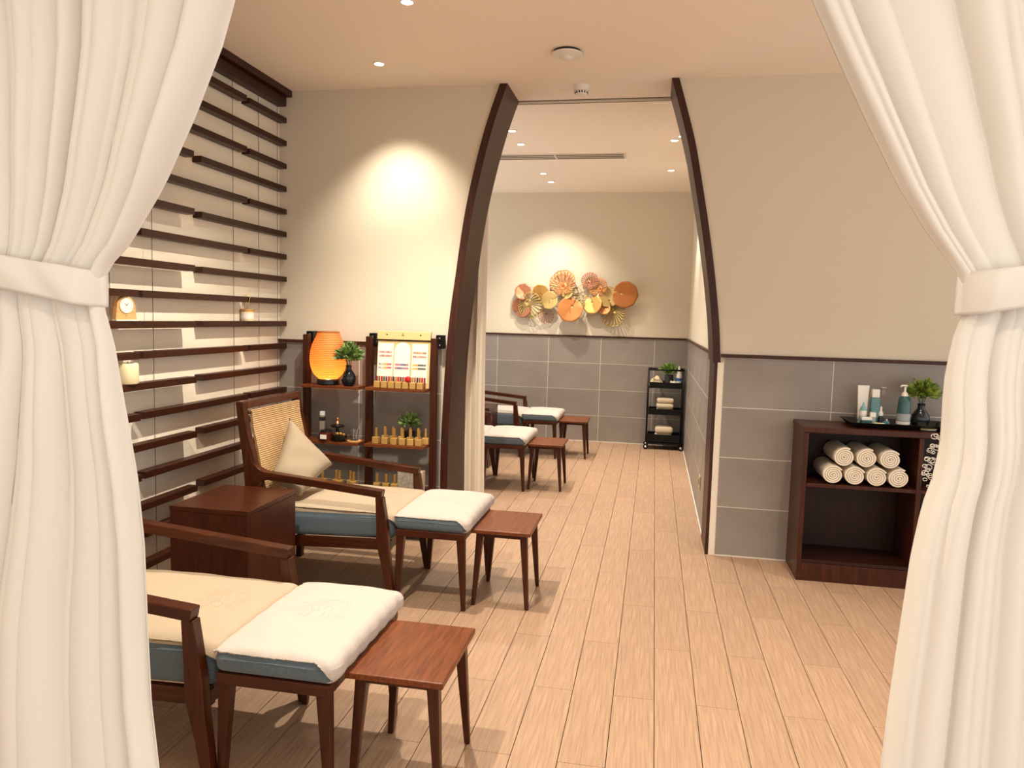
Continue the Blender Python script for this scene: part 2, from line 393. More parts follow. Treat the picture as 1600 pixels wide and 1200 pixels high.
# ------------------------------------------------------------------ ceiling fixtures
def ordn(i): return ['first', 'second', 'third', 'fourth', 'fifth', 'sixth', 'seventh'][i]
def downlight(x, y, z, W, ang, blend, label, group, r=.025):
    t = empty('downlight', (x, y, z), label, 'light', group)
    lathe_obj('trim_ring', [(r + .010, -.0005), (r + .010, -.004), (r + .002, -.006), (r, -.001), (r + .004, -.0005)], WHITE, t, cap=False)
    lathe_obj('lens', [(r, -.0005), (r * .97, -.0025), (r * .2, -.003)], LAMPE, t)
    ld = bpy.data.lights.new('downlight_beam', 'SPOT'); ld.energy = W; ld.color = WARM; ld.spot_size = math.radians(ang); ld.spot_blend = blend; ld.shadow_soft_size = .028
    lo = bpy.data.objects.new('downlight_beam', ld); COL.objects.link(lo); lo.parent = t; lo.location = (0, 0, -.03); lo.rotation_euler = (math.radians(WALL_WASH.get(y, 0)), 0, 0)
fl_lab = ['round recessed ceiling light nearest the cream wall left of the arch', 'round recessed ceiling light over the middle lounge chair, at the top edge of the photo',
          'recessed ceiling light over the nearest lounge chair', 'added unseen recessed light over the open floor before the arch', 'added unseen recessed light over the open floor behind the curtains',
          'added unseen recessed light before the towel cabinet', 'added unseen fill light on the near side of the left curtain', 'added unseen fill light on the near side of the right curtain', 'added unseen fill light furthest from the arch']
for a, l in zip(FRONT_LIGHTS, fl_lab): downlight(a[0], a[1], ZC, *a[2:], l, 'recessed lights of the front room')
bl_lab = ['small recessed light in the back room ceiling, first of the left lights beyond the arch', 'small recessed light in the back room ceiling just before the long air vent, left side',
          'small recessed light just beyond the long air vent, left side', 'small recessed light nearest the gold wall sculpture', 'small recessed light before the vent on the right side of the back ceiling', 'small recessed light furthest back on the right side of the back ceiling',
          'recessed light half hidden by the right arch casing, nearer one', 'recessed light half hidden by the right arch casing, further one']
for a, l in zip(BACK_LIGHTS, bl_lab): downlight(a[0], a[1], ZC2, *a[2:], l, 'recessed lights of the back room', .028)
sp = empty('ceiling_speaker', (-.516, 4.034, ZC), 'white round disc fixture on the ceiling before the arch', 'speaker')
lathe_obj('neck', [(.072, -.0005), (.072, -.014)], DARKSLOT, sp, n=40)
lathe_obj('cover', [(.078, -.012), (.082, -.015), (.080, -.020), (.045, -.030), (.005, -.033)], WHITE, sp, n=40)
lathe_obj('cap', [(.030, -.0305), (.030, -.040), (.024, -.044), (.003, -.045)], WHITE, sp, n=32)
sd = empty('smoke_detector', (-.496, 4.62, ZC), 'white smoke detector on the ceiling above the arch', 'detector')
lathe_obj('base', [(.050, -.0005), (.050, -.030), (.047, -.034)], WHITE, sd, n=32)
lathe_obj('head', [(.040, -.034), (.038, -.050), (.030, -.058), (.004, -.060)], WHITE, sd, n=32)
mb = MB()
for i in range(14):
    a = 2 * PI * i / 14; c, s_ = math.cos(a), math.sin(a)
    mb.box((c * .037 - .004, s_ * .037 - .004, -.050), (c * .037 + .004, s_ * .037 + .004, -.038))
mb.build('vent_slots', DARKSLOT, sd)
va = empty('air_vent', (-.85, 6.636, ZC2), 'long slotted air vent in the back room ceiling', 'vent')
boxo('frame', (-.62, -.105, -.006), (.545, .105, -.0005), WHITEP, va, .001)
for sx in ((-.60, -.078), (-.062, .525)):
    for y0 in (-.082, -.018, .046): boxo('slot', (sx[0], y0, -.0075), (sx[1], y0 + .036, -.0058), GREYSLOT, va)

# ------------------------------------------------------------------ floating slats on the left wall
hd = empty('slat_header', (XL, 3.05, 2.70), 'dark two step wood header along the ceiling above the wall slats', 'beam')
boxo('upper_board', (.001, -1.55, .062), (.092, 1.49, .1035), WOODD, hd, .003)
boxo('lower_beam', (.001, -1.55, 0), (.062, 1.47, .061), WOODD, hd, .003)
place = ['top', 'second', 'third', 'fourth', 'fifth', 'sixth', 'seventh', 'eighth', 'ninth', 'tenth', 'eleventh', 'twelfth', 'thirteenth', 'fourteenth', 'fifteenth', 'sixteenth', 'seventeenth', 'eighteenth']
for r in range(1, 19):
    z = 2.618 - (r - 1) * .1446
    if r % 2: segs = [(4.09 if r < 17 else 3.80, 4.535, .002), (3.12, 4.045, .012), (2.13, 3.07, .030), (1.35, 2.09, .030)]
    else: segs = [(3.61, 4.535, .002), (2.58, 3.50, .034), (1.45, 2.54, .034)]
    for i, (ya, yb, x0) in enumerate(segs):
        if yb < 2.2 and r < 9: continue
        ya_ = min(ya, yb)
        nm = ['end at the arch wall', 'piece next inward from the arch wall end', 'third piece from the arch wall, near the curtain', 'piece furthest from the arch wall, behind the curtain']
        hy = (yb - ya) / 2
        o = MB().box((0, -hy, -.0165), (.054, hy, .0165)).build('wall_slat', WOODD, bevel=.0015, loc=(XL + x0, (ya + yb) / 2, z))
        tag(o, f'dark wood slat, {place[r-1]} row from the ceiling, {nm[i]}', 'slat', 'dark wood slats on the left wall')
for y in (4.46, 4.23, 3.95, 3.22, 2.93, 2.1, 1.5):
    o = MB().tube([(0, 0, 0), (0, 0, 2.69)], .0016, 6).build('suspension_cord', CORD, loc=(XL + .045 if y < 3.6 else XL + .030, y, .008))
    tag(o, {4.46: 'thin vertical steel cord nearest the arch wall corner', 4.23: 'second thin vertical cord from the arch wall corner', 3.95: 'third thin vertical cord from the arch wall corner',
            3.22: 'thin vertical cord between the diffuser and the clock', 2.93: 'thin vertical cord behind the clock', 2.1: 'thin vertical cord hidden behind the left curtain', 1.5: 'thin vertical cord furthest from the arch wall'}[y], 'cord', 'cords holding the wall slats')

# ------------------------------------------------------------------ furniture
def side_frame(parent, y0, y1):
    outer = [(-1.965, 0), (-1.95, .30), (-1.948, .50), (-1.955, .62), (-1.976, .78), (-1.995, .95)]
    inner = [(-1.932, 0), (-1.905, .30), (-1.880, .52), (-1.893, .66), (-1.930, .80), (-1.955, .95)]
    MB().strip_y([(a + 1.5, b) for a, b in refine(inner, 3)], [(a + 1.5, b) for a, b in refine(outer, 3)], y0, y1).build('back_post', WOODZ, parent, bevel=.004)
    top = [(-1.925, .72), (-1.900, .655), (-1.880, .630), (-1.846, .614), (-1.60, .592), (-1.233, .560)]
    bot = [(-1.905, .50), (-1.882, .535), (-1.862, .562), (-1.830, .574), (-1.60, .556), (-1.240, .524)]
    MB().strip_y([(a + 1.5, b) for a, b in top], [(a + 1.5, b) for a, b in bot], y0 - .004, y1 + .004).build('armrest', WOOD, parent, bevel=.004)
    o = [(-1.270, .526), (-1.264, .40), (-1.262, .30), (-1.232, .18), (-1.198, 0)]
    i = [(-1.232, .526), (-1.206, .36), (-1.200, .27), (-1.188, .16), (-1.172, 0)]
    MB().strip_y([(a + 1.5, b) for a, b in i], [(a + 1.5, b) for a, b in o], y0, y1).build('leg', WOODZ, parent, bevel=.004)
def towel_over(parent_loc, c, h, r, puff, name, mt, label, group, near_clip, x_lo, drop, loc_world, ctr, wr=.002):
    def zlim(x, z0):
        t = max(0, min(1, (x / h[0] - .66) / .34)); return z0 * (1 - t ** 1.8) + drop * t ** 1.8
    def keep(q):
        if q.x < x_lo or q.z < drop + 1e-5: return False
        if abs(q.y) > near_clip and q.z < zlim(q.x, h[2] - .005) + 2e-5: return False
        return q.z > h[2] * .15 or q.x > h[0] * .6
    def fn(p):
        a = math.sin(p.y * 60 + p.x * 9) * math.sin(p.x * 26 + p.y * 13) * wr
        x0 = p.x
        if p.x > h[0] * .75: p.x += abs(math.sin(p.y * 38 + 1)) * .006
        if p.z > h[2] * .5: p.z += a
        if abs(p.y) > near_clip: p.z = max(p.z, zlim(p.x, h[2] - .005))
        p.z = max(p.z, drop); return p
    mb = MB().rbox(Vector(c) - Vector(ctr), h, r, puff, 46, keep, fn)
    o = mb.build(name, mt, smooth=True, fix=True); o.location = Vector(loc_world) + Vector(ctr)
    sm = o.modifiers.new('solid', 'SOLIDIFY'); sm.thickness = .005; sm.offset = 1
    return tag(o, label, 'towel', group)
def chair(loc, label):
    t = empty('lounge_chair', loc, label, 'chair', 'wooden lounge chairs in a row')
    side_frame(t, -.30, -.262); side_frame(t, .262, .30)
    MB().strip_y([(-.494, .948), (-.486, .915)], [(-.455, .950), (-.447, .915)], -.262, .262).build('top_rail', WOOD, t, bevel=.003)
    for y0, y1 in ((-.262, -.238), (.238, .262)):
        MB().prism_y([(-.42, .235), (.298, .262), (.298, .312), (-.42, .286)], y0, y1).build('side_rail', WOOD, t, bevel=.003)
    boxo('front_rail', (.262, -.262, .262), (.292, .262, .318), WOOD, t, .003)
    boxo('rear_rail', (-.435, -.262, .235), (-.410, .262, .285), WOOD, t, .003)
    pts = refine([(-.440, .905), (-.436, .84), (-.418, .76), (-.398, .66), (-.376, .56), (-.350, .46), (-.325, .36)], 3)
    MB().strip_y([(x + .006, z) for x, z in pts], [(x - .006, z) for x, z in pts], -.250, .250).build('rattan_back', RATTAN, t, smooth=False)
    MB().tube([(-.447, -.262, .895), (-.447, .262, .895)], .009).build('rattan_rod', WOOD, t, smooth=True)
    def slope(p): p.z += (p.x) * .035; return p
    MB().rbox((-.005, 0, .362), (.315, .258, .062), .035, .020, 18, None, slope).build('seat_cushion', BLUE, t, smooth=True)
    tb = []
    for s in (-1, 1):
        pts2 = [(-.31, s * .245, .392), (.27, s * .247, .415)]
        MB().tube([(x, y - s * -.007, z) for x, y, z in pts2], .003).build('piping', BLUE, t, smooth=True)
    return t
def ottoman(loc, label):
    t = empty('ottoman', loc, label, 'footstool', 'cushioned ottomans before the lounge chairs')
    for sx in (-1, 1):
        for sy in (-1, 1):
            MB().taper((sx * .167, sy * .262, 0), (sx * .148, sy * .258, .354), (.010, .010), (.020, .018)).build('leg', WOODZ, t, bevel=.003)
    mb = MB()
    mb.box((-.17, -.280, .342), (.17, -.256, .376)).box((-.17, .256, .342), (.17, .280, .376)).box((-.17, -.256, .342), (-.146, .256, .376)).box((.146, -.256, .342), (.17, .256, .376))
    mb.build('frame', WOOD, t, bevel=.003)
    MB().rbox((0, 0, .407), (.180, .283, .033), .028, .022, 18).build('cushion', BLUE, t, smooth=True)
    for y in (-.281, .281):
        MB().tube([(-.155, y, .418), (0, y * 1.006, .4215), (.155, y, .418)], .0025).build('piping', BLUE, t, smooth=True)
    return t
def stool(loc, label):
    t = empty('side_stool', loc, label, 'stool', 'small wooden side stools')
    MB().box((-.145, -.192, .362), (.145, .192, .382)).build('top', WOODT, t, bevel=.004)
    boxo('apron', (-.112, -.158, .338), (.112, .158, .362), WOOD, t, .003)
    for sx in (-1, 1):
        for sy in (-1, 1):
            MB().taper((sx * .132, sy * .166, 0), (sx * .106, sy * .148, .362), (.0095, .0095), (.018, .018)).build('leg', WOODZ, t, bevel=.004)
    return t
sets = {  # name: (x shift, y centre, chair words)
    'B': (0, 3.585, 'middle', 'with the beige pillow, before the display shelves'),
    'A': (0, 2.105, 'nearest', 'partly behind the left curtain'),
    'C': (-.15, 6.07, 'first', 'in the back room beyond the arch'),
    'D': (-.085, 7.545, 'furthest', 'in the back room against the grey tiles')}
lab = {
 'chair': {'A': 'dark wood lounge chair nearest the viewer, half hidden behind the left curtain', 'B': 'dark wood lounge chair with tall rattan back and a beige pillow on it',
           'C': 'nearer lounge chair of the back room, mostly hidden by the doorway curtain', 'D': 'furthest lounge chair, before the grey tiles of the back wall'},
 'ott': {'A': 'slate blue ottoman under a white towel at the bottom left, nearest the viewer', 'B': 'slate blue ottoman under a white towel, in front of the chair with the pillow',
         'C': 'slate blue ottoman with white towel, nearer one in the back room', 'D': 'slate blue ottoman with white towel, furthest one beside the back wall'},
 'stool': {'A': 'low reddish wood stool nearest the viewer, at the end of the nearest ottoman', 'B': 'low dark wood stool at the end of the middle ottoman, on open floor',
           'C': 'low dark wood stool in the back room, nearer of the two', 'D': 'low dark wood stool closest to the back wall tiles'},
 'tow': {'A': 'white towel with embossed flower on the nearest ottoman', 'B': 'white towel draped over the middle ottoman', 'C': 'white towel on the nearer ottoman of the back room', 'D': 'white towel on the furthest ottoman'},
 'tows': {'A': 'cream towel with embossed flower on the seat of the nearest chair', 'B': 'cream towel on the seat of the chair with the pillow', 'C': 'white towel on the seat of the nearer back room chair', 'D': 'white towel on the seat of the furthest chair'}}
protos = {}
for s in 'BACD':
    dx, yc = sets[s][:2]
    if s == 'B':
        protos['chair'] = ch = chair((-1.5, yc, 0), lab['chair'][s]); protos['ott'] = ot = ottoman((-1.003, yc, 0), lab['ott'][s]); protos['stool'] = st = stool((-.677, yc - .01, 0), lab['stool'][s])
        protos['tow'] = tw = towel_over(None, (0, 0, .411), (.189, .289, .033), .028, .024, 'towel', TOWEL, lab['tow'][s], 'towels spread over the ottomans', .272, -.183, -.034, (-1.003, yc, 0), (.01, .02, .45))
        protos['tows'] = ts = towel_over(None, (.002, 0, .378), (.316, .262, .062), .035, .022, 'towel', TOWELC, lab['tows'][s], 'towels spread over the chair seats', .247, -.306, .02, (-1.5, yc, 0), (.16, .02, .45))
    else:
        for k in ('chair', 'ott', 'stool', 'tow', 'tows'):
            c = copy_tree(protos[k]); c.location = protos[k].location + Vector((dx, yc - 3.585, 0)); c['label'] = lab[k][s]
            if k == 'tows' and s in 'CD':
                me = c.data.copy(); me.materials[0] = TOWEL; c.data = me
# pillow on the rattan chair
def pillow():
    T, R, B, L = Vector((-1.875, 3.60, .838)), Vector((-1.640, 3.635, .598)), Vector((-1.700, 3.375, .475)), Vector((-1.845, 3.345, .56))
    nrm = (R - T).cross(L - T).normalized()
    if nrm.x < 0: nrm = -nrm
    ctr = (T + R + B + L) / 4
    mb = MB()
    for s in (1, -1):
        def fn(u, v):
            a, b = 2 * u - 1, 2 * v - 1
            pu = u + .045 * a * -(1 - b * b) * 1.0 * abs(a); pv = v + .045 * b * -(1 - a * a) * abs(b)
            p = T * (1 - pu) * (1 - pv) + R * pu * (1 - pv) + B * pu * pv + L * (1 - pu) * pv
            h = .062 * ((1 - a ** 4) * (1 - b ** 4)) ** .55
            h += .004 * math.sin(9 * u + 14 * v) * (1 - a * a) * (1 - b * b)
            return p + nrm * (s * h) - ctr
        mb.grid(fn, 24, 24)
    o = mb.build('throw_pillow', PILLOW, smooth=True); bm = bmesh.new(); bm.from_mesh(o.data); bmesh.ops.remove_doubles(bm, verts=bm.verts[:], dist=.0005); bmesh.ops.recalc_face_normals(bm, faces=bm.faces[:]); bm.to_mesh(o.data); bm.free()
    o.location = ctr
    tag(o, 'plain beige square pillow leaning on the rattan chair back', 'pillow')
pillow()
def block(loc, label, w_=.363, d_=.42):
    t = empty('block_table', loc, label, 'table', 'square wood block tables between the chairs')
    boxo('body', (0, 0, 0), (w_, d_, .538), CABW, t, .002)
    boxo('table_top', (-.001, -.001, .539), (w_ + .001, d_ + .001, .560), WOOD, t, .002)
block((-1.995, 2.775, 0), 'solid reddish wood cube table between the two front lounge chairs')
block((-1.86, 6.62, 0), 'wood cube table between the back room chairs, edge seen past the doorway curtain', .40, .38)

# ------------------------------------------------------------------ towel cabinet
cb_ = empty('towel_cabinet', (.822, 4.205, 0), 'low dark wood open cabinet holding rolled towels against the tiled wall', 'cabinet')
CW, CD = 1.40, .322
boxo('side_panel', (0, 0, 0), (.024, CD, .82), CABW, cb_, .002)
boxo('side_panel', (CW - .024, 0, 0), (CW, CD, .82), CABW, cb_, .002)
boxo('divider', (.578, .004, .10), (.602, CD - .012, .82), CABW, cb_, .002)
boxo('top_panel', (-.004, -.006, .821), (CW + .004, CD, .852), CABW, cb_, .003)
boxo('plinth', (.024, .002, 0), (CW - .024, .02, .098), CABW, cb_, .002)
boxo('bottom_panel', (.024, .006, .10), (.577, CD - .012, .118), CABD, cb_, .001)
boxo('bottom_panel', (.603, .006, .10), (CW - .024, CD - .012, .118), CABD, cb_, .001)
boxo('shelf', (.0245, .006, .522), (.5775, CD - .012, .542), CABW, cb_, .002)
boxo('shelf', (.6025, .006, .522), (CW - .0245, CD - .012, .542), CABW, cb_, .002)
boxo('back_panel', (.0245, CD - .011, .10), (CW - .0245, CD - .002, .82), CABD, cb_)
def roll():
    mb = MB(); inn = []; out = []
    n = 90; R = .0565; turns = 4.3; p = .0118
    for i in range(n + 1):
        a = i / n * turns * 2 * PI; r = R - p * a / (2 * PI)
        out.append((r * math.cos(a + .6), r * .93 * math.sin(a + .6))); inn.append(((r - p * .80) * math.cos(a + .6), (r - p * .80) * .93 * math.sin(a + .6)))
    mb.strip_y(inn, out, -.135, .135)
    return edge_smooth(mb.build('rolled_towel', mat('towel_roll_terry', '#e0d4c0', .95, bump=.5, bscale=300, bdist=.002)))
rolls = [(.984, .595), (1.094, .595), (1.205, .595), (1.315, .595), (1.037, .694), (1.150, .694), (1.266, .694)]
rl = ['bottom row, leftmost', 'bottom row, second from the left', 'bottom row, third from the left', 'bottom row, rightmost', 'upper row, leftmost', 'upper row, middle', 'upper row, rightmost']
r0 = roll()
for i, (x, z) in enumerate(rolls):
    o = r0 if i == 0 else r0.copy()
    if i: COL.objects.link(o)
    o.location = (x, 4.355 + random.uniform(-.006, .006), z + .0005); o.rotation_euler = (0, random.uniform(-.5, .5) if i else 0, 0)
    tag(o, 'rolled white towel in the cabinet, ' + rl[i], 'towel', 'rolled towels on the cabinet shelf')

# ------------------------------------------------------------------ plants
def leaves(n, R, c, size, mt, parent, flat=.8, up=.3, elong=2.2):
    mb = MB(); c = Vector(c)
    for i in range(n):
        th = random.uniform(0, 2 * PI); ph = math.acos(random.uniform(-.55, 1))
        d = Vector((math.sin(ph) * math.cos(th), math.sin(ph) * math.sin(th), math.cos(ph) * flat))
        p = c + d * R * random.uniform(.35, 1)
        dr = (d + Vector((0, 0, up)) + Vector([random.uniform(-.4, .4) for _ in range(3)])).normalized()
        sd_ = dr.cross(Vector([random.uniform(-1, 1) for _ in range(3)])).normalized(); nn = dr.cross(sd_)
        L = size * random.uniform(.7, 1.2); w_ = L / elong
        b = p - dr * L * .5
        mb.add([b, b + dr * L * .35 + sd_ * w_ * .5, b + dr * L * .4 - nn * w_ * .15, b + dr * L * .35 - sd_ * w_ * .5, b + dr * L * .75 + sd_ * w_ * .38 - nn * w_ * .1, b + dr * L * .75 - sd_ * w_ * .38 - nn * w_ * .1, b + dr * L - nn * w_ * .3],
               [(0, 1, 2), (0, 2, 3), (1, 4, 2), (2, 5, 3), (2, 4, 6), (2, 6, 5)])
    o = mb.build('foliage', mt, parent, smooth=False, fix=False); o['kind'] = 'stuff'; return o
def stems(n, base, c, R, parent):
    mb = MB()
    for i in range(n):
        a = 2 * PI * i / n; e = Vector(c) + Vector((math.cos(a) * R * .5, math.sin(a) * R * .5, random.uniform(-.2, .4) * R))
        mb.tube([base, (Vector(base) + e) / 2 + Vector((0, 0, .01)), e], .0016, 5)
    mb.build('stems', STEM, parent, smooth=True)
def vase_plant(loc, label, vr, vh, mt, leafm, pr, n, size):
    t = empty('potted_plant', loc, label, 'plant')
    lathe_obj('vase', [(vr * .62, 0), (vr * .85, vh * .08), (vr, vh * .33), (vr * .93, vh * .52), (vr * .6, vh * .70), (vr * .40, vh * .80), (vr * .38, vh * .92), (vr * .45, vh), (vr * .36, vh * .99), (vr * .30, vh * .8)], mt, t, n=32)
    c = (0, 0, vh + pr * .80); stems(7, (0, 0, vh * .8), c, pr, t); leaves(n, pr, c, size, leafm, t)
    return t

# ------------------------------------------------------------------ tray with cosmetics on the cabinet
TZ = .8525
tray = empty('serving_tray', (1.33, 4.375, TZ), 'black wooden tray with raised rim on top of the towel cabinet', 'tray')
def flare(mb, hx, hy, z0, z1, t, f):
    i0 = [(-hx, -hy), (hx, -hy), (hx, hy), (-hx, hy)]; o1 = [(-hx - f, -hy - f), (hx + f, -hy - f), (hx + f, hy + f), (-hx - f, hy + f)]
    vs = [(x, y, z0) for x, y in i0] + [(x, y, z1) for x, y in o1] + [(x - math.copysign(t, x), y - math.copysign(t, y), z1) for x, y in o1] + [(x - math.copysign(t, x), y - math.copysign(t, y), z0 + .004) for x, y in i0]
    fs = [(0, 3, 2, 1)]
    for a in range(3):
        for k in range(4): fs.append((a * 4 + k, a * 4 + (k + 1) % 4, (a + 1) * 4 + (k + 1) % 4, (a + 1) * 4 + k))
    fs.append((12, 13, 14, 15)); mb.add(vs, fs)
mb = MB(); flare(mb, .235, .105, 0, .030, .007, .028); mb.build('body', BLACKW, tray, bevel=.001)
TB = TZ + .0045
ITEM_G = 'toiletries on the black tray'
def thing(name, x, y, label, cat, group=ITEM_G, z=TB): return empty(name, (x, y, z), label, cat, group)
t = thing('cream_tube', 1.163, 4.43, 'tall white cosmetic tube at the left end of the tray', 'tube')
mb = MB(); mb.add([(-.022, -.014, .022), (.022, -.014, .022), (.022, .014, .022), (-.022, .014, .022), (-.031, -.002, .215), (.031, -.002, .215), (.031, .002, .215), (-.031, .002, .215)], [(0, 3, 2, 1), (4, 5, 6, 7), (0, 1, 5, 4), (1, 2, 6, 5), (2, 3, 7, 6), (3, 0, 4, 7)]); mb.build('tube_body', WHITE, t, bevel=.004)
lathe_obj('cap', [(.019, 0), (.020, .021)], WHITEC, t)
t = thing('lotion_bottle', 1.222, 4.41, 'tall teal bottle with square white cap behind the small jars', 'bottle')
MB().box((-.024, -.018, 0), (.024, .018, .150)).build('bottle_body', TEAL, t, bevel=.008); MB().box((-.020, -.014, .1505), (.020, .014, .197)).build('cap', WHITE, t, bevel=.004)
t = thing('serum_bottle', 1.155, 4.375, 'small pale teal rounded bottle before the white tube', 'bottle')
lathe_obj('bottle_body', [(.019, 0), (.020, .075), (.014, .098), (.006, .108), (.004, .125)], TEALL, t); lathe_obj('label_band', [(.0206, .05), (.0208, .080)], WHITE, t, cap=False)
t = thing('cream_jar', 1.158, 4.318, 'low grey green square jar with white lid at the front left of the tray', 'jar')
MB().box((-.027, -.018, 0), (.027, .018, .033)).build('jar_body', TEALD, t, bevel=.004); MB().box((-.027, -.018, .0335), (.027, .018, .050)).build('lid', WHITE, t, bevel=.003)
t = thing('small_box', 1.197, 4.345, 'small upright grey carton beside the low square jar', 'box')
MB().box((-.014, -.01, 0), (.014, .01, .077)).build('carton', GREYLB, t, bevel=.002); MB().box((-.0142, -.0102, .050), (.0142, .0102, .0745)).build('carton_top', WHITEC, t)
t = thing('dropper_bottle', 1.252, 4.395, 'dark dropper bottle with white pump top in the middle of the tray', 'bottle')
lathe_obj('bottle_body', [(.016, 0), (.017, .040), (.009, .052)], NAVY, t); lathe_obj('dropper_cap', [(.012, .0525), (.013, .068), (.006, .080), (.0055, .100), (.003, .104)], WHITE, t)
t = thing('glass_pot', 1.268, 4.345, 'tiny square blue glass pot in the middle of the tray', 'jar')
MB().box((-.015, -.013, 0), (.015, .013, .030)).build('pot', TEAL, t, bevel=.004); lathe_obj('lid', [(.011, .0305), (.011, .040)], CHROME, t)
t = thing('soap_bar', 1.222, 4.300, 'small cream oval soap at the front of the tray', 'soap')
MB().rbox((0, 0, .012), (.030, .016, .012), .0115, 0, 8).build('bar', CANDLE, t, smooth=True)
t = thing('pump_dispenser', 1.357, 4.36, 'large teal pump dispenser bottle with white nozzle on the tray', 'dispenser')
lathe_obj('bottle_body', [(.030, 0), (.033, .010), (.034, .045), (.032, .120), (.028, .160), (.018, .170)], TEALD, t, n=32)
lathe_obj('label_band', [(.0345, .035), (.0345, .075)], GREYLB, t, n=32, cap=False); lathe_obj('base_band', [(.0345, .016), (.0352, .033)], WHITE, t, n=32, cap=False)
lathe_obj('collar', [(.019, .1705), (.015, .185), (.006, .196), (.005, .222)], WHITE, t)
MB().tube([(.012, 0, .224), (0, 0, .228), (-.018, 0, .226), (-.024, 0, .219)], .005, 8).build('nozzle', WHITE, t, smooth=True)
t = vase_plant((1.452, 4.385, TB), 'leafy green sprig in a round dark glass vase at the right of the tray', .047, .13, NAVY, LEAFL, .084, 300, .046)
t['group'] = ITEM_G
t = thing('ring_dish', 1.455, 4.298, 'flat pale dish lying before the round dark vase', 'dish')
lathe_obj('dish', [(.050, 0), (.058, .010), (.053, .010), (.040, .005)], STONE, t, n=32); lathe_obj('rim', [(.0585, .0085), (.0585, .0105), (.056, .0108)], PGOLD, t, n=32, cap=False)
# spot of a wall hook / small sensor above the tray
t = empty('wall_hook', (1.297, D1 - .0102, 1.055), 'small clear hook stuck on the grey tile above the tray', 'hook')
boxo('pad', (-.010, -.003, -.045), (.010, 0, 0), mat('clear_pad', '#a89a8a', .3), t, .002); MB().tube([(-.014, -.008, 0), (.014, -.008, 0)], .004).build('peg', STONE, t, smooth=True)

# ------------------------------------------------------------------ trolley in the back room
tro = empty('storage_trolley', (.148, 8.29, 0), 'black three tier metal trolley in the back corner', 'trolley')
tx, ty = .188, .115
for sx in (-1, 1):
    for sy in (-1, 1): MB().tube([(sx * tx, sy * ty, .075), (sx * tx, sy * ty, .875)], .010, 8).build('post', METALB, tro, smooth=True)
    MB().tube([(sx * tx, -ty, .875), (sx * tx, ty, .875)], .010).build('top_bar', METALB, tro, smooth=True)
for sy in (-1, 1): MB().tube([(-tx, sy * ty, .875), (tx, sy * ty, .875)], .009).build('top_bar', METALB, tro, smooth=True)
for z, h in ((.675, .065), (.385, .065), (.085, .085)):
    mb = MB(); hx, hy = tx - .012, ty - .004
    mb.box((-hx, -hy, z), (hx, hy, z + .006)).box((-hx, -hy, z + .006), (hx, -hy + .005, z + h)).box((-hx, hy - .005, z + .006), (hx, hy, z + h)).box((-hx, -hy + .005, z + .006), (-hx + .005, hy - .005, z + h)).box((hx - .005, -hy + .005, z + .006), (hx, hy - .005, z + h))
    mb.build('basket', METALB, tro, bevel=.001)
boxo('base_frame', (-tx, -ty, .058), (tx, ty, .074), METALB, tro, .003)
for sx in (-1, 1):
    for sy in (-1, 1):
        c_ = MB(); c_.tube([(sx * tx, sy * ty - .011, .028), (sx * tx, sy * ty + .011, .028)], .0275, 20); o = edge_smooth(c_.build('caster', METALB, tro))
        MB().tube([(sx * tx, sy * ty - .013, .028), (sx * tx, sy * ty + .013, .028)], .014, 12).build('caster_hub', CHROME, o, smooth=True)
TG = 'things on the black trolley'
t = empty('potted_plant', (.180, 8.32, .6815), 'small bushy plant in a dark grey pot on the trolley', 'plant', TG)
lathe_obj('pot', [(.042, 0), (.048, .135), (.043, .135), (.040, .120)], DARKG, t, n=24)
leaves(260, .085, (0, 0, .190), .085, LEAF, t, .7, .9, 4.5)
t = empty('spray_bottle', (.285, 8.29, .6815), 'white squeeze bottle with a blue mark on the trolley top tier', 'bottle', TG)
lathe_obj('bottle_body', [(.028, 0), (.031, .02), (.030, .13), (.018, .175), (.014, .20)], WHITE, t); lathe_obj('mark', [(.0312, .075), (.0312, .105)], BLUEP, t, cap=False); lathe_obj('nozzle', [(.013, .2005), (.008, .222), (.004, .24)], WHITE, t)
t = empty('cloth', (.045, 8.27, .6815), 'crumpled cream cloth on the left of the trolley top tier', 'cloth', TG)
MB().grid(lambda u, v: ((u - .5) * .17, (v - .5) * .12, .008 + .105 * math.sin(PI * u) * math.sin(PI * v) ** .5 + .012 * math.sin(u * 17 + v * 9)), 16, 10).build('folds', mat('cream_cloth', '#cdbb9c', .9), t, smooth=True, solid=.004)
t = empty('cotton_pack', (.228, 8.235, .6815), 'small white crumpled cotton pads before the plant pot', 'cotton', TG)
MB().rbox((0, 0, .038), (.035, .020, .038), .018, 0, 8, None, lambda p: p + Vector((0, 0, .006 * math.sin(p.x * 160)))).build('pads', WHITEC, t, smooth=True)
def folded(loc, n, label, w_, d_, h_):
    t = empty('folded_towels', loc, label, 'towel', 'folded towels in the trolley')
    for i in range(n):
        MB().rbox((random.uniform(-.006, .006), 0, h_ * (i + .5)), (w_, d_, h_ * .49), h_ * .42, .004, 10).build('fold', mat('folded_towel', '#d2c2a8', .95, bump=.5, bscale=200), t, smooth=True)
folded((.155, 8.29, .3915), 3, 'folded cream towels on the middle tier of the trolley', .092, .085, .058)
folded((.150, 8.29, .0915), 2, 'folded beige towels on the lowest tier of the trolley', .098, .085, .080)

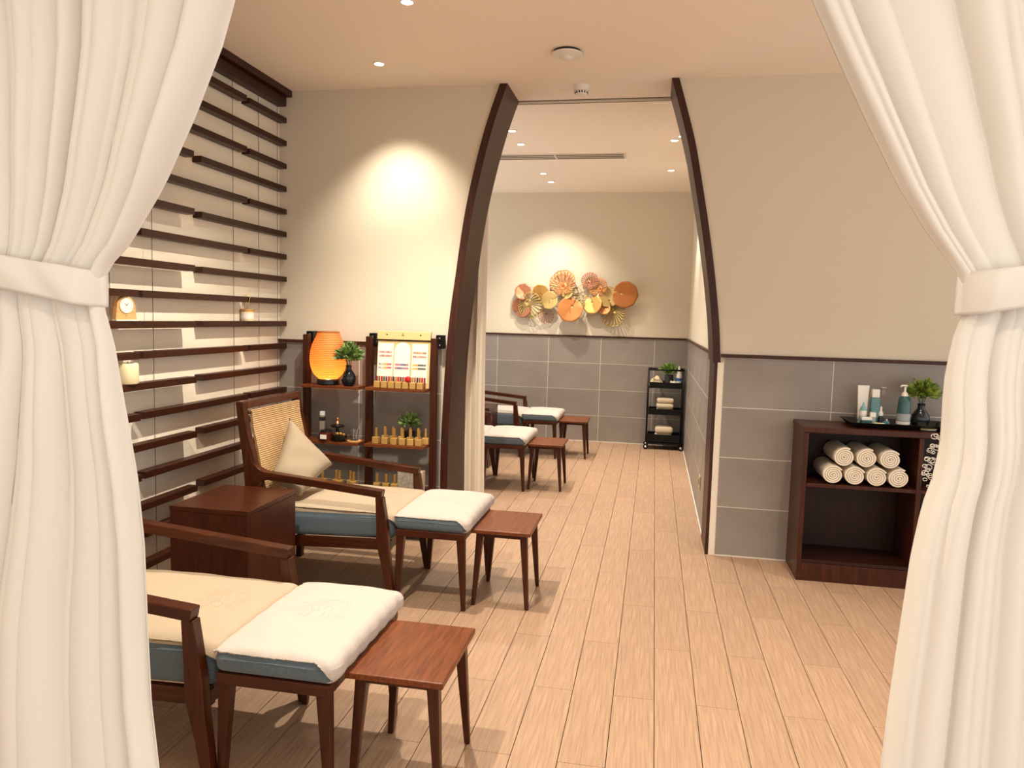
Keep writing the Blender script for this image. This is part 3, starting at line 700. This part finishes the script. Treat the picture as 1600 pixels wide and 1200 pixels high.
# ------------------------------------------------------------------ display shelves before the arch wall
un = empty('display_shelf', (0, 0, 0), 'dark wood two bay display shelf standing before the tiled wall', 'shelf')
YP0, YP1 = 4.405, 4.455
for xa, xb in ((-2.200, -2.164), (-1.776, -1.738), (-1.352, -1.316)):
    boxo('upright', (xa, YP0, 0), (xb, YP1, 1.255), WOODZ, un, .003)
for zt in (.944, .593, .303, .06):
    for xa, xb in ((-2.163, -1.777), (-1.737, -1.353)):
        MB().prism_y([(0, 0), (1, 0), (1, 1), (0, 1)], 0, 1)
        o = MB(); f = .035
        o.add([(xa, 4.30, zt - .018), (xb - .004, 4.30, zt - .018), (xb, YP1, zt - .018), (xa, YP1, zt - .018), (xa, 4.30, zt), (xb - .004, 4.30, zt), (xb, YP1, zt), (xa, YP1, zt)],
              [(0, 3, 2, 1), (4, 5, 6, 7), (0, 1, 5, 4), (1, 2, 6, 5), (2, 3, 7, 6), (3, 0, 4, 7)])
        o.build('shelf', WOODT if zt > .5 else WOOD, un, bevel=.002)
for x in (-2.189, -1.761, -1.322):
    b = boxo('bracket', (x - .012, YP1 + .001, 1.19), (x + .034, D1 - .024, 1.275), METALB, un, .002)
    for z in (1.212, 1.255): MB().tube([(x + .012, YP1 - .003, z), (x + .012, YP1 + .004, z)], .0055, 10).build('bolt', CHROME, b, smooth=True)
# woven lamp
lamp = empty('table_lamp', (-2.012, 4.375, .9445), 'glowing orange woven egg shaped lamp on the top left shelf', 'lamp')
lathe_obj('base', [(.062, 0), (.070, .006), (.070, .030), (.064, .036)], BLACKW, lamp, n=32)
prof = [(.060, .040), (.088, .066), (.106, .105), (.114, .150), (.112, .200), (.100, .250), (.080, .295), (.066, .330)]
pr = refine(prof, 3)
o = MB().lathe(pr, n=48, cap=False).build('shade', SHADE, lamp, smooth=True)
mb = MB()
for k in range(0, 26):
    z = .048 + k * .0110
    for a in range(len(pr) - 1):
        if pr[a][1] <= z <= pr[a + 1][1]:
            tt = (z - pr[a][1]) / (pr[a + 1][1] - pr[a][1]); r = pr[a][0] * (1 - tt) + pr[a + 1][0] * tt + .0015
            mb.tube([(r * math.cos(t_ * PI / 18), r * math.sin(t_ * PI / 18), z + .0012 * (-1) ** t_) for t_ in range(37)], .0014, 4)
wv = mb.build('weave', mat('rattan_strand', '#8f4e1c', .6), o, smooth=True); wv['kind'] = 'stuff'
MB().tube([(r_ * 0 + .0655 * math.cos(t_ * PI / 16), .0655 * math.sin(t_ * PI / 16), .331) for t_ in range(33)], .004, 6).build('rim', mat('rattan_strand', '#8f4e1c'), lamp, smooth=True) if (r_ := 1) else None
lathe_obj('bulb', [(.004, .040), (.012, .055), (.018, .078), (.016, .095), (.004, .104)], BULB, lamp, n=16)
ld = bpy.data.lights.new('lamp_glow', 'POINT'); ld.energy = 1.5; ld.color = (1, .66, .34); ld.shadow_soft_size = .025
lo = bpy.data.objects.new('lamp_glow', ld); COL.objects.link(lo); lo.parent = lamp; lo.location = (0, 0, .100)
vase_plant((-1.862, 4.345, .9445), 'leafy green sprig in a dark navy bottle vase beside the woven lamp', .045, .128, NAVY, LEAFD, .084, 300, .050)
# swatch display
SG = 'swatch stand and polish on the upper right shelf'
t = empty('swatch_display', (-1.535, 4.365, .9445), 'pale wood nail colour chart board standing on the upper right shelf', 'display')
T0 = t
def leaned(p):  # board leans back slightly
    x, y, z = p; return (x, y + z * .10, z)
def lbox(mb, a, b):
    o = len(mb.v); mb.box(a, b); mb.v[o:] = [leaned(q) for q in mb.v[o:]]
mb = MB(); lbox(mb, (-.165, .030, 0), (.178, .038, .345)); mb.build('backboard', PWOODL, t)
mb = MB(); lbox(mb, (-.168, .020, .296), (.180, .042, .348)); hb = mb.build('header_board', PWOODL, t, bevel=.002)
for x in (-.105, .115):
    mb = MB(); lbox(mb, (x - .004, .0185, .322), (x + .004, .0202, .330)); mb.build('screw', METALB, hb)
mb = MB(); mb.add([leaned(p) for p in [(-.009, .0188, .320), (.009, .0188, .320), (0, .0188, .338), (-.005, .0186, .3235), (.005, .0186, .3235), (0, .0186, .3335)]], [(0, 1, 4, 3), (1, 2, 5, 4), (2, 0, 3, 5)]); mb.build('triangle_emblem', mat('emblem_ink', '#6b4a2a', .6), hb, fix=False)
mb = MB(); lbox(mb, (-.205, .024, .288), (.215, .032, .294)); mb.build('cross_bar', METALB, t)
cw = [(-.160, -.060), (-.052, .052), (.062, .165)]
sw_top = [['#c58a80', '#b0706a', '#c99c8a', '#a86a5a', '#cfa290'], None, ['#b98a6a', '#a87850', '#c09a78', '#946444']]
sw_mid = [['#8ea0b4', '#c3c6cc', '#d8b43c', '#a8a844', '#d65a5a', '#c83a4a'], ['#c0506a', '#a86a86', '#5a5a86', '#3a3a66', '#b05a7a'], ['#e0b040', '#d8a030', '#3a3a34', '#2e2e2c', '#4a4a44']]
for k, (a, b) in enumerate(cw):
    mb = MB()
    if k == 1:
        lbox(mb, (a, .0255, .03), (b, .0292, .225)); n = 16; cx = (a + b) / 2; r = (b - a) / 2
        pl = [leaned((cx + r * math.cos(PI * i / n), .0255, .225 + .055 * math.sin(PI * i / n))) for i in range(n + 1)]
        p2 = [(x, y + .0035, z) for x, y, z in pl]; N_ = n + 1
        mb.add(pl + p2, [tuple(range(N_)), tuple(range(2 * N_ - 1, N_ - 1, -1))] + [(i, i + 1, i + 1 + N_, i + N_) for i in range(n)])
    else: lbox(mb, (a, .0255, .03), (b, .0292, .272))
    card = mb.build('card', WHITEC, t)
    def row(cols, z, h=.011):
        mb = MB(); ms = []
        n = len(cols) * 2
        for i in range(n):
            c_ = cols[i // 2]; mm = mat('swatch_' + c_[1:], c_, .35); 
            if mm not in ms: ms.append(mm)
            mb.cur = ms.index(mm); x = a + .008 + (b - a - .016) * i / n
            lbox(mb, (x, .0240, z), (x + (b - a - .016) / n * .78, .0256, z + h))
        o = mb.build('swatch_row', ms, card, fix=False); o['kind'] = 'stuff'
    if sw_top[k]: row(sw_top[k], .212); row([c for c in reversed(sw_top[k])], .188)
    row(sw_mid[k], .136); row(list(reversed(sw_mid[k])) if k == 1 else sw_mid[k], .114)
# gold nail polish blocks
def polish():
    t = empty('polish_bottle', (0, 0, 0), 'x', 'bottle')
    MB().box((-.020, -.020, 0), (.020, .020, .042)).build('block', GOLDB, t, bevel=.003)
    MB().box((-.0065, -.0065, .0425), (.0065, .0065, .098)).build('cap', BRASS, t, bevel=.0015)
    return t
P0 = polish(); first = True
def put_polish(x, y, z, label, group, rot=0):
    global first
    o = P0 if first else copy_tree(P0); first = False
    o.location = (x, y, z); o.rotation_euler = (0, 0, rot); o['label'] = label; o['group'] = group
ordw = ['leftmost', 'second from the left', 'third from the left', 'fourth from the left', 'fifth from the left', 'rightmost']
for i, x in enumerate((-1.672, -1.612, -1.553, -1.499, -1.447, -1.394)):
    put_polish(x, 4.335, .5935, f'square gold bottle, front row of the middle right shelf, {ordw[i]}', 'gold bottles on the middle right shelf', random.uniform(-.15, .15))
for i, x in enumerate((-1.640, -1.585, -1.530, -1.474, -1.421, -1.372)):
    put_polish(x, 4.402, .5935, f'square gold bottle, back row of the middle right shelf, {ordw[i]}', 'gold bottles on the middle right shelf', random.uniform(-.2, .2))
for i, x in enumerate((-1.665, -1.605, -1.550)):
    put_polish(x, 4.34, .3035, f'copper toned bottle with slim cap on the lowest right shelf, {["leftmost","middle","closest to the frosted card"][i]}', 'bottles on the lowest right shelf')
for i, x in enumerate((-2.03, -1.945, -1.915, -1.85, -1.82)):
    put_polish(x, 4.34 + (i % 2) * .02, .3035, f'slim capped bottle on the lowest left shelf, {["leftmost","second from the left","middle","fourth from the left","rightmost"][i]}', 'bottles on the lowest left shelf')
# top right shelf: gold cubes with colour sticks standing between
gx = [-1.664 + i * .046 for i in range(7)]
cols = ['#8a2f2a', '#b98a4a', '#3f6a5a', '#8a5a2a', '#a0702f', '#7a3a2a', '#c41a12', '#5a2a22', '#b03030']
def holder():
    t = empty('swatch_block', (0, 0, 0), 'x', 'block')
    MB().box((-.019, -.018, 0), (.019, .018, .040)).build('block', GOLDB, t, bevel=.003)
    return t
H0 = holder()
o7 = ['leftmost', 'second from the left', 'third from the left', 'middle', 'third from the right', 'second from the right', 'rightmost']
for i, x in enumerate(gx):
    o = H0 if i == 0 else copy_tree(H0)
    o.location = (x, 4.325, .9445); tag(o, f'small gold cube before the colour chart, {o7[i]}', 'block', 'gold cubes on the upper right shelf')
    for j in range(3):
        xx = x - .015 + j * .0155; c_ = cols[(i * 2 + j * 3) % len(cols)]
        s_ = MB().box((-.0055, -.004, 0), (.0055, .004, .068)).build('colour_stick', [mat('stick_' + c_[1:], c_, .25)], bevel=.0015, loc=(xx, 4.357, .945))
        tag(s_, f'coloured sample stick, {["left","middle","right"][j]} one at the {o7[i]} gold cube', 'sample stick', 'sample sticks on the upper right shelf')
t = empty('red_ornament', (-1.464, 4.318, .9855), 'small glossy red bead standing on the gold cubes', 'ornament')
MB().rbox((0, 0, .018), (.016, .014, .018), .0135, 0, 8).build('bead', RED, t, smooth=True)
# plant behind the gold bottles
t = empty('potted_plant', (-1.487, 4.432, .5935), 'small round bushy plant behind the gold bottles', 'plant')
lathe_obj('pot', [(.030, 0), (.036, .075), (.030, .075)], NAVY, t); leaves(280, .064, (0, -.005, .135), .046, LEAFD, t, .8, .3, 3.2)
# middle left shelf
ML = 'items on the middle left shelf'
t = empty('tall_bottle', (-2.050, 4.375, .5935), 'tall slim grey bottle with white cap on the middle left shelf', 'bottle', ML)
MB().box((-.014, -.014, 0), (.014, .014, .150)).build('bottle_body', mat('grey_bottle', '#8c8276', .4), t, bevel=.003); MB().box((-.0145, -.0145, .118), (.0145, .0145, .142)).build('label', DARKSLOT, t); MB().box((-.013, -.013, .1505), (.013, .013, .178)).build('cap', WHITE, t, bevel=.003)
t = empty('amber_jar', (-2.005, 4.335, .5935), 'dark red amber jar with pale label on the middle left shelf', 'jar', ML)
lathe_obj('jar_body', [(.043, 0), (.045, .048), (.036, .055)], AMBER, t, n=28); MB().box((-.020, -.0462, .015), (.022, -.0448, .042)).build('label', WHITEC, t); lathe_obj('lid', [(.037, .0555), (.037, .066)], BLACKW, t, n=28)
t = empty('tiered_burner', (-1.955, 4.392, .5935), 'small black tiered stand with a bright metal knob behind the jars', 'stand', ML)
lathe_obj('column', [(.010, 0), (.010, .080)], BLACKW, t); lathe_obj('plate', [(.040, .081), (.044, .088), (.040, .092)], BLACKW, t); lathe_obj('knob', [(.014, .0925), (.017, .105), (.010, .118), (.014, .130), (.003, .142)], mat('bright_copper', '#d8a078', .3, .9), t)
t = empty('dark_bowl', (-1.915, 4.335, .5935), 'round black bowl with golden pieces inside on the middle left shelf', 'bowl', ML)
lathe_obj('bowl', [(.030, 0), (.045, .018), (.047, .036), (.042, .036), (.036, .020)], BLACKW, t, n=28)
for i in range(5): MB().rbox((-.022 + i * .011, (-1) ** i * .012, .040 + (i % 2) * .009), (.011, .010, .009), .008, 0, 6).build('piece', BRASS if i % 2 else COPPER, t, smooth=True)
t = empty('glass_rack', (-1.828, 4.360, .5935), 'clear glass cup on a pale coaster at the right of the middle left shelf', 'glass', ML)
lathe_obj('coaster', [(.045, 0), (.045, .006)], PWOOD, t, n=28)
lathe_obj('cup', [(.026, .0065), (.030, .075), (.028, .075), (.024, .010)], GLASS, t, n=24)
for i in range(4): MB().tube([(-.021 + i * .014, 0, .012), (-.021 + i * .014, 0, .070)], .0012, 5).build('rod', CHROME, t, smooth=True)
# frosted cards low right
t = empty('frosted_card', (-1.477, 4.355, .3035), 'cream patterned frosted card standing on the lowest right shelf', 'card')
boxo('card_panel', (-.062, 0, 0), (.066, .012, .135), FROST, t, .004)
t = empty('frosted_card', (-1.376, 4.350, .3035), 'narrow cream card standing at the right end of the lowest right shelf', 'card')
boxo('card_panel', (-.014, -.03, 0), (.012, .03, .130), mat('cream_panel', '#c3b294', .6), t, .003)

# ------------------------------------------------------------------ things on the wall slats
zs10 = 2.618 - 9 * .1446 + .0170
t = empty('desk_clock', (XL + .062, 3.000, zs10), 'arched pale wood desk clock with a round white dial on the slats', 'clock')
n = 20; hw = .050; hh = .068
cp = [(-.058, 0), (.058, 0)] + [(.050 * math.cos(PI * i / n), hh + .046 * math.sin(PI * i / n)) for i in range(n + 1)]
ang = -.62
def rotz(p, a=ang): return (p[0] * math.cos(a) - p[1] * math.sin(a), p[0] * math.sin(a) + p[1] * math.cos(a), p[2])
mb = MB(); mb.prism_y(cp, -.018, .018)
body = mb.build('case', PWOOD, None, bevel=.003); body.parent = t; body.rotation_euler = (0, 0, 1.2); body.scale = (.86, .9, .94)
dial = edge_smooth(MB().tube([(0, -.0182, .070), (0, -.0225, .070)], .036, 32).build('dial', WHITEC, body))
mb = MB()
for a, l, w2 in ((.9, .020, .002), (2.4, .028, .0015)):
    c, s_ = math.cos(a), math.sin(a)
    mb.add([(-s_ * w2, -.0232, .070 + c * w2), (c * l, -.0232, .070 + s_ * l), (s_ * w2, -.0232, .070 - c * w2)], [(0, 1, 2)])
for i in range(12):
    a = i * PI / 6; c, s_ = math.cos(a), math.sin(a); x, z = .030 * c, .070 + .030 * s_
    mb.add([(x - .0012, -.0231, z - .0012), (x + .0012, -.0231, z - .0012), (x + .0012, -.0231, z + .0012), (x - .0012, -.0231, z + .0012)], [(0, 1, 2, 3)])
mb.build('hands', DARKSLOT, dial, fix=False)
MB().tube([(0, -.0182, .022), (0, -.0200, .022)], .003, 10).build('button', BRASS, body, smooth=True)
boxo('foot', (-.060, -.030, -.0035), (.060, .012, .002), WHITEC, body)
body.location = (0, 0, .004)
t = empty('candle', (XL + .062, 3.015, zs10 - 2 * .1446 + .0005), 'thick ivory pillar candle on a slat below the clock', 'candle')
lathe_obj('wax', [(.042, 0), (.046, .006), (.046, .088), (.041, .096), (.030, .094), (.005, .090)], CANDLE, t, n=32); MB().tube([(0, 0, .090), (.001, 0, .102)], .0014, 5).build('wick', DARKSLOT, t)
t = empty('reed_diffuser', (XL + .040, 4.08, zs10 + .0005), 'small jar diffuser with thin reeds on the slats near the arch wall', 'diffuser')
lathe_obj('jar', [(.034, 0), (.036, .008), (.036, .055)], CANDLE, t, n=24); lathe_obj('lid', [(.037, .0555), (.037, .070), (.010, .071)], BRASS, t, n=24)
lathe_obj('label_band', [(.0365, .014), (.0365, .045)], WHITEC, t, n=24, cap=False)
for i in range(6):
    a = i * 1.05; MB().tube([(.004 * math.cos(a), .004 * math.sin(a), .071), (.022 * math.cos(a), .026 * math.sin(a), .165 + (i % 3) * .01)], .0016, 5).build('reed', PWOODL, t, smooth=True)

# ------------------------------------------------------------------ wall sculpture of metal leaves
scu = empty('wall_sculpture', (-.92, D2, 1.62), 'gold and copper metal leaf sculpture on the back wall', 'sculpture')
def disc(x, z, r, off, mt, rot, style, tiltx=0, tilty=0, sq=1.0):
    mb = MB(); nr = 8; na = 64; gap = .10; r *= 1.32
    a0, a1 = gap, 2 * PI - gap
    def pt(ra, a):
        rr = r * .80 * ra * (1 - .42 * math.cos(a)) * (1 + .014 * math.sin(11 * a + rot) * ra)
        px, pz = rr * math.cos(a) + r * .33, rr * math.sin(a) * sq
        py = -.16 * abs(pz) * (1) + .05 * r * math.sin(5 * a + rot) * ra ** 2 * (.25 if style == 'full' else .6)
        q = Matrix.Rotation(rot, 3, 'Y') @ Vector((px, py, pz)); q = Matrix.Rotation(tiltx, 3, 'X') @ Matrix.Rotation(tilty, 3, 'Z') @ q
        return (x + .92 + q.x, -off + q.y, z - 1.62 + q.z)
    if style == 'full':
        mb.grid(lambda u, v: pt(.04 + .96 * v, a0 + (a1 - a0) * u), na, nr)
    else:
        n = 26 if style == 'rib' else 20
        fill = .60 if style == 'rib' else .24
        for i in range(n):
            c = a0 + (a1 - a0) * (i + .5) / n; d = (a1 - a0) / n * fill / 2
            mb.grid(lambda u, v: pt(.10 + .88 * v, c - d + 2 * d * u), 1, 6)
        mb.grid(lambda u, v: pt(.95 + .05 * v, a0 + (a1 - a0) * u), na, 1)
        mb.grid(lambda u, v: pt(.02 + (.30 if style == 'rib' else .14) * v, a0 + (a1 - a0) * u), na, 1)
    o = mb.build('leaf_disc', mt, scu, smooth=True, fix=False, solid=.0025)
    return o
DS = [(-1.505, 1.52, .105, .05, ROSE, 2.4, 'full'), (-1.500, 1.695, .085, .06, ROSE, .8, 'full'), (-1.40, 1.545, .135, .075, PGOLD, 3.7, 'rib'), (-1.295, 1.700, .082, .055, BRASS, 1.7, 'full'),
      (-1.185, 1.600, .092, .085, PGOLD, 5.9, 'full'), (-1.226, 1.425, .078, .05, ROSE, 4.8, 'wire'), (-1.040, 1.810, .135, .06, COPPER, 1.5, 'rib'), (-.985, 1.69, .060, .08, PGOLD, 2.2, 'full'),
      (-.945, 1.500, .130, .110, COPPER, 5.2, 'full'), (-.812, 1.668, .108, .05, PGOLD, .4, 'wire'), (-.735, 1.835, .088, .05, ROSE, 2.0, 'rib'), (-.640, 1.765, .095, .07, COPPER, .9, 'rib'),
      (-.690, 1.560, .098, .09, BRASS, 4.4, 'full'), (-.525, 1.655, .112, .065, PGOLD, 1.2, 'full'), (-.560, 1.520, .062, .10, COPPER, 5.0, 'full'), (-.335, 1.685, .132, .09, COPPER, 3.4, 'full'), (-.470, 1.455, .125, .05, PGOLD, 5.0, 'rib')]
for i, d in enumerate(DS):
    disc(*d, tiltx=random.uniform(-.3, .2), tilty=random.uniform(-.35, .35))
mb = MB()
for d in DS: mb.tube([(d[0] + .92, -.003, d[1] - 1.62), (d[0] + .92, -d[3] + .012, d[1] - 1.62)], .004, 6)
mb.tube([(-.58, -.02, -.02), (-.2, -.02, .04), (.1, -.02, -.01), (.5, -.02, .02)], .005, 6); mb.build('mounting_rods', BRASS, scu, smooth=True)
for d in DS[::2]: lathe_obj('rivet', [(.008, 0), (.006, .004), (.001, .005)], DARKSLOT, scu, c=(d[0] + .92, -d[3] - .02, d[1] - 1.62), n=10)

# ------------------------------------------------------------------ curtains
def lerp_pts(pts, z):
    if z >= pts[0][1]: 
        (x0, z0), (x1, z1) = pts[0], pts[1]; return x0 + (z - z0) * (x1 - x0) / (z1 - z0) if z0 != z1 else x0
    for (x0, z0), (x1, z1) in zip(pts[:-1], pts[1:]):
        if z1 <= z <= z0: return x0 + (x1 - x0) * (z - z0) / (z1 - z0)
    return pts[-1][0]
def sm(t): t = max(0, min(1, t)); return t * t * (3 - 2 * t)
YC = 1.2
def curtain(name, inner, outer, tie_z, label, seed, sgn, amp_top, ph):
    rnd = random.Random(seed)
    K = [(rnd.uniform(.8, 1.2), rnd.uniform(0, 6.28)) for _ in range(8)]
    def mk(n, a):
        b = [0]; 
        for _ in range(n): b.append(b[-1] + rnd.uniform(.45, 1.55))
        return [q / b[-1] for q in b], [a * rnd.uniform(.35, 1.25) for _ in range(n)]
    folds_up = [(*mk(9, .030), 1), (*mk(17, .012), 1)]; folds_lo = [(*mk(8, .028), 1), (*mk(15, .010), 1)]
    mb = MB(); nu, nv = 420, 90; zt, zb = ZC - .045, .012
    def fn(u, v):
        z = zt + (zb - zt) * v
        xi, xo = lerp_pts(inner, z), lerp_pts(outer, z)
        g = math.exp(-((z - tie_z) / .22) ** 2)        # gathered at the tie
        s = u + .010 * math.sin(2 * PI * u * 2 + ph + z * 1.1) * (1 - g)
        dist = abs(z - tie_z); up = z > tie_z
        y = YC
        for lay, (bd, am, sg) in enumerate(folds_up if up else folds_lo):
            k = 0
            while k < len(bd) - 2 and s > bd[k + 1]: k += 1
            t = max(0, min(1, (s - bd[k]) / (bd[k + 1] - bd[k])))
            y -= am[k] * math.sin(PI * t) ** .7 * sg * (.42 + .58 * sm(dist / .30))
        y += .012 * math.sin(z * 3.1 + u * 7 + K[3][1]) * (1 - g)
        edge = sm((1 - u) / .012)
        y = YC + (y - YC) * (.4 + .6 * edge)
        x = xo + (xi - xo) * u
        return (x, y, z)
    mb.grid(fn, nu, nv)
    o = mb.build('fabric', SHEER, smooth=True, fix=False)
    cx = (inner[0][0] + outer[0][0]) / 2
    t = empty(name, (cx, YC, 0), label, 'curtain', 'ivory curtains tied back at the front')
    o.parent = t; o.matrix_parent_inverse = Matrix.Translation((-cx, -YC, 0))
    s2 = o.modifiers.new('solid', 'SOLIDIFY'); s2.thickness = .0015
    return t, cx
IL = [(-.45, 2.78), (-.60, 2.30), (-.721, 1.921), (-.746, 1.843), (-.796, 1.732), (-.86, 1.612), (-.932, 1.511), (-.984, 1.462), (-.992, 1.43), (-.992, 1.401), (-.969, 1.325), (-.946, 1.196), (-.928, 1.09), (-.917, .957), (-.914, .772), (-.91, .646), (-.896, .52), (-.88, .3), (-.87, 0)]
OL = [(-1.95, 2.78), (-1.75, 2.2), (-1.50, 1.65), (-1.40, 1.45), (-1.42, 1.3), (-1.62, .8), (-1.75, 0)]
IR = [(-.10, 2.78), (.07, 2.25), (.204, 1.874), (.239, 1.80), (.285, 1.707), (.34, 1.605), (.389, 1.531), (.430, 1.480), (.437, 1.457), (.443, 1.42), (.431, 1.379), (.424, 1.315), (.425, 1.238), (.420, 1.184), (.406, 1.132), (.396, 1.054), (.386, .89), (.381, .802), (.378, .707), (.372, .5), (.36, 0)]
OR = [(1.40, 2.78), (1.20, 2.2), (.98, 1.65), (.86, 1.45), (.88, 1.3), (1.05, .8), (1.20, 0)]
cl, cxl = curtain('curtain', IL, OL, 1.435, 'ivory curtain tied back at the left side of the view', 3, 1, 0, .7)
cr, cxr = curtain('curtain', IR, OR, 1.455, 'ivory curtain tied back at the right side of the view', 9, -1, 0, 2.1)
def tieback(pts, h, label, cx0, hx):
    P = refine([(a, b) for a, b in pts], 8); n = len(P)
    mb = MB()
    def ring(i, j):
        x, z = P[i]
        return x, z
    # band wraps the gathered cloth: front strip then round the back
    nn = 48
    def fn(u, v):
        i = u * (n - 1); k = int(min(i, n - 2)); f = i - k
        x = P[k][0] * (1 - f) + P[k + 1][0] * f; z = P[k][1] * (1 - f) + P[k + 1][1] * f
        e = abs(x - pts[-1][0]); wrap = sm(e / .035)
        y = YC - .004 - .034 * wrap ** .4 - .004 * math.sin(v * PI) - .0025 * math.sin(u * 23 + v * 4) * wrap
        zz = z + (v - .5) * h * (1 + .04 * math.sin(u * 9))
        return (x, y, zz)
    mb.grid(fn, 90, 10)
    def fb(u, v):
        x, y, z = fn(u, v); return (x, 2 * YC - y, z)
    mb.grid(fb, 90, 10)
    def fe(u, v):
        a = fn(1, v); b = fb(1, v); return (a[0] + (pts[-1][0] - pts[0][0]) / abs(pts[-1][0] - pts[0][0]) * .006 * math.sin(u * PI), a[1] * (1 - u) + b[1] * u, a[2])
    mb.grid(fe, 6, 10)
    o = mb.build('curtain_tieback', SHEER, smooth=True, fix=False, solid=.004)
    bm = bmesh.new(); bm.from_mesh(o.data); bmesh.ops.remove_doubles(bm, verts=bm.verts[:], dist=.0004); bm.to_mesh(o.data); bm.free()
    return tag(o, label, 'tieback', 'ivory tiebacks around the curtains')
tieback([(-1.43, 1.500), (-1.30, 1.478), (-1.21, 1.460), (-1.12, 1.447), (-1.05, 1.436), (-.993, 1.427)], .062, 'ivory cloth band holding the left curtain', 0, 0)
tieback([(.90, 1.530), (.74, 1.490), (.60, 1.470), (.52, 1.460), (.47, 1.452), (.438, 1.447)], .060, 'ivory cloth band holding the right curtain', 0, 0)
# second crossing layer of the right band
# frizzy lace trim on the inner edge of the right curtain
mb = MB(); rn = random.Random(4)
for i in range(28):
    z = 1.236 - i * .0027 + rn.uniform(-.006, .006); x0 = lerp_pts(IR, z); L = .006 + .012 * math.sin(i / 28 * PI) * rn.uniform(.3, 1)
    r = rn.uniform(.002, .0055); cx_ = x0 + .003 - rn.uniform(0, .004 + L * .8); c0 = rn.uniform(-.006, .006)
    mb.tube([(cx_ + r * math.cos(a), YC + c0 + rn.uniform(-.001, .001), z + r * .75 * math.sin(a)) for a in [k * 2 * PI / 12 for k in range(13)]], .00055, 4)
o = mb.build('lace_fringe', mat('white_thread', '#d8d2c6', .9), smooth=True); o['kind'] = 'stuff'; o.parent = cr; o.matrix_parent_inverse = Matrix.Translation((-cxr, -YC, 0))
# ceiling rail for the front curtains
t = empty('curtain_rail', (-.3, YC, ZC - .03), 'white ceiling rail carrying the front curtains', 'rail')
boxo('rail', (-1.75, -.02, -.010), (1.85, .02, .0295), WHITE, t, .002)
# curtain in the doorway
mb = MB()
def fn(u, v):
    z = ZC - .014 + (.03 - ZC) * v
    x = -1.52 + (.385) * u - .025 * (1 - v) * u
    y = 5.00 + .030 * math.sin(2 * PI * 5.2 * u + .6 + .4 * v) + .012 * math.sin(2 * PI * 11 * u + v * 2)
    return (x + .004 * math.sin(v * 7), y, z)
mb.grid(fn, 110, 30)
o = mb.build('doorway_curtain', SHEER2, smooth=True, fix=False, solid=.002)
tag(o, 'long beige curtain drawn to the left side inside the arch', 'curtain')
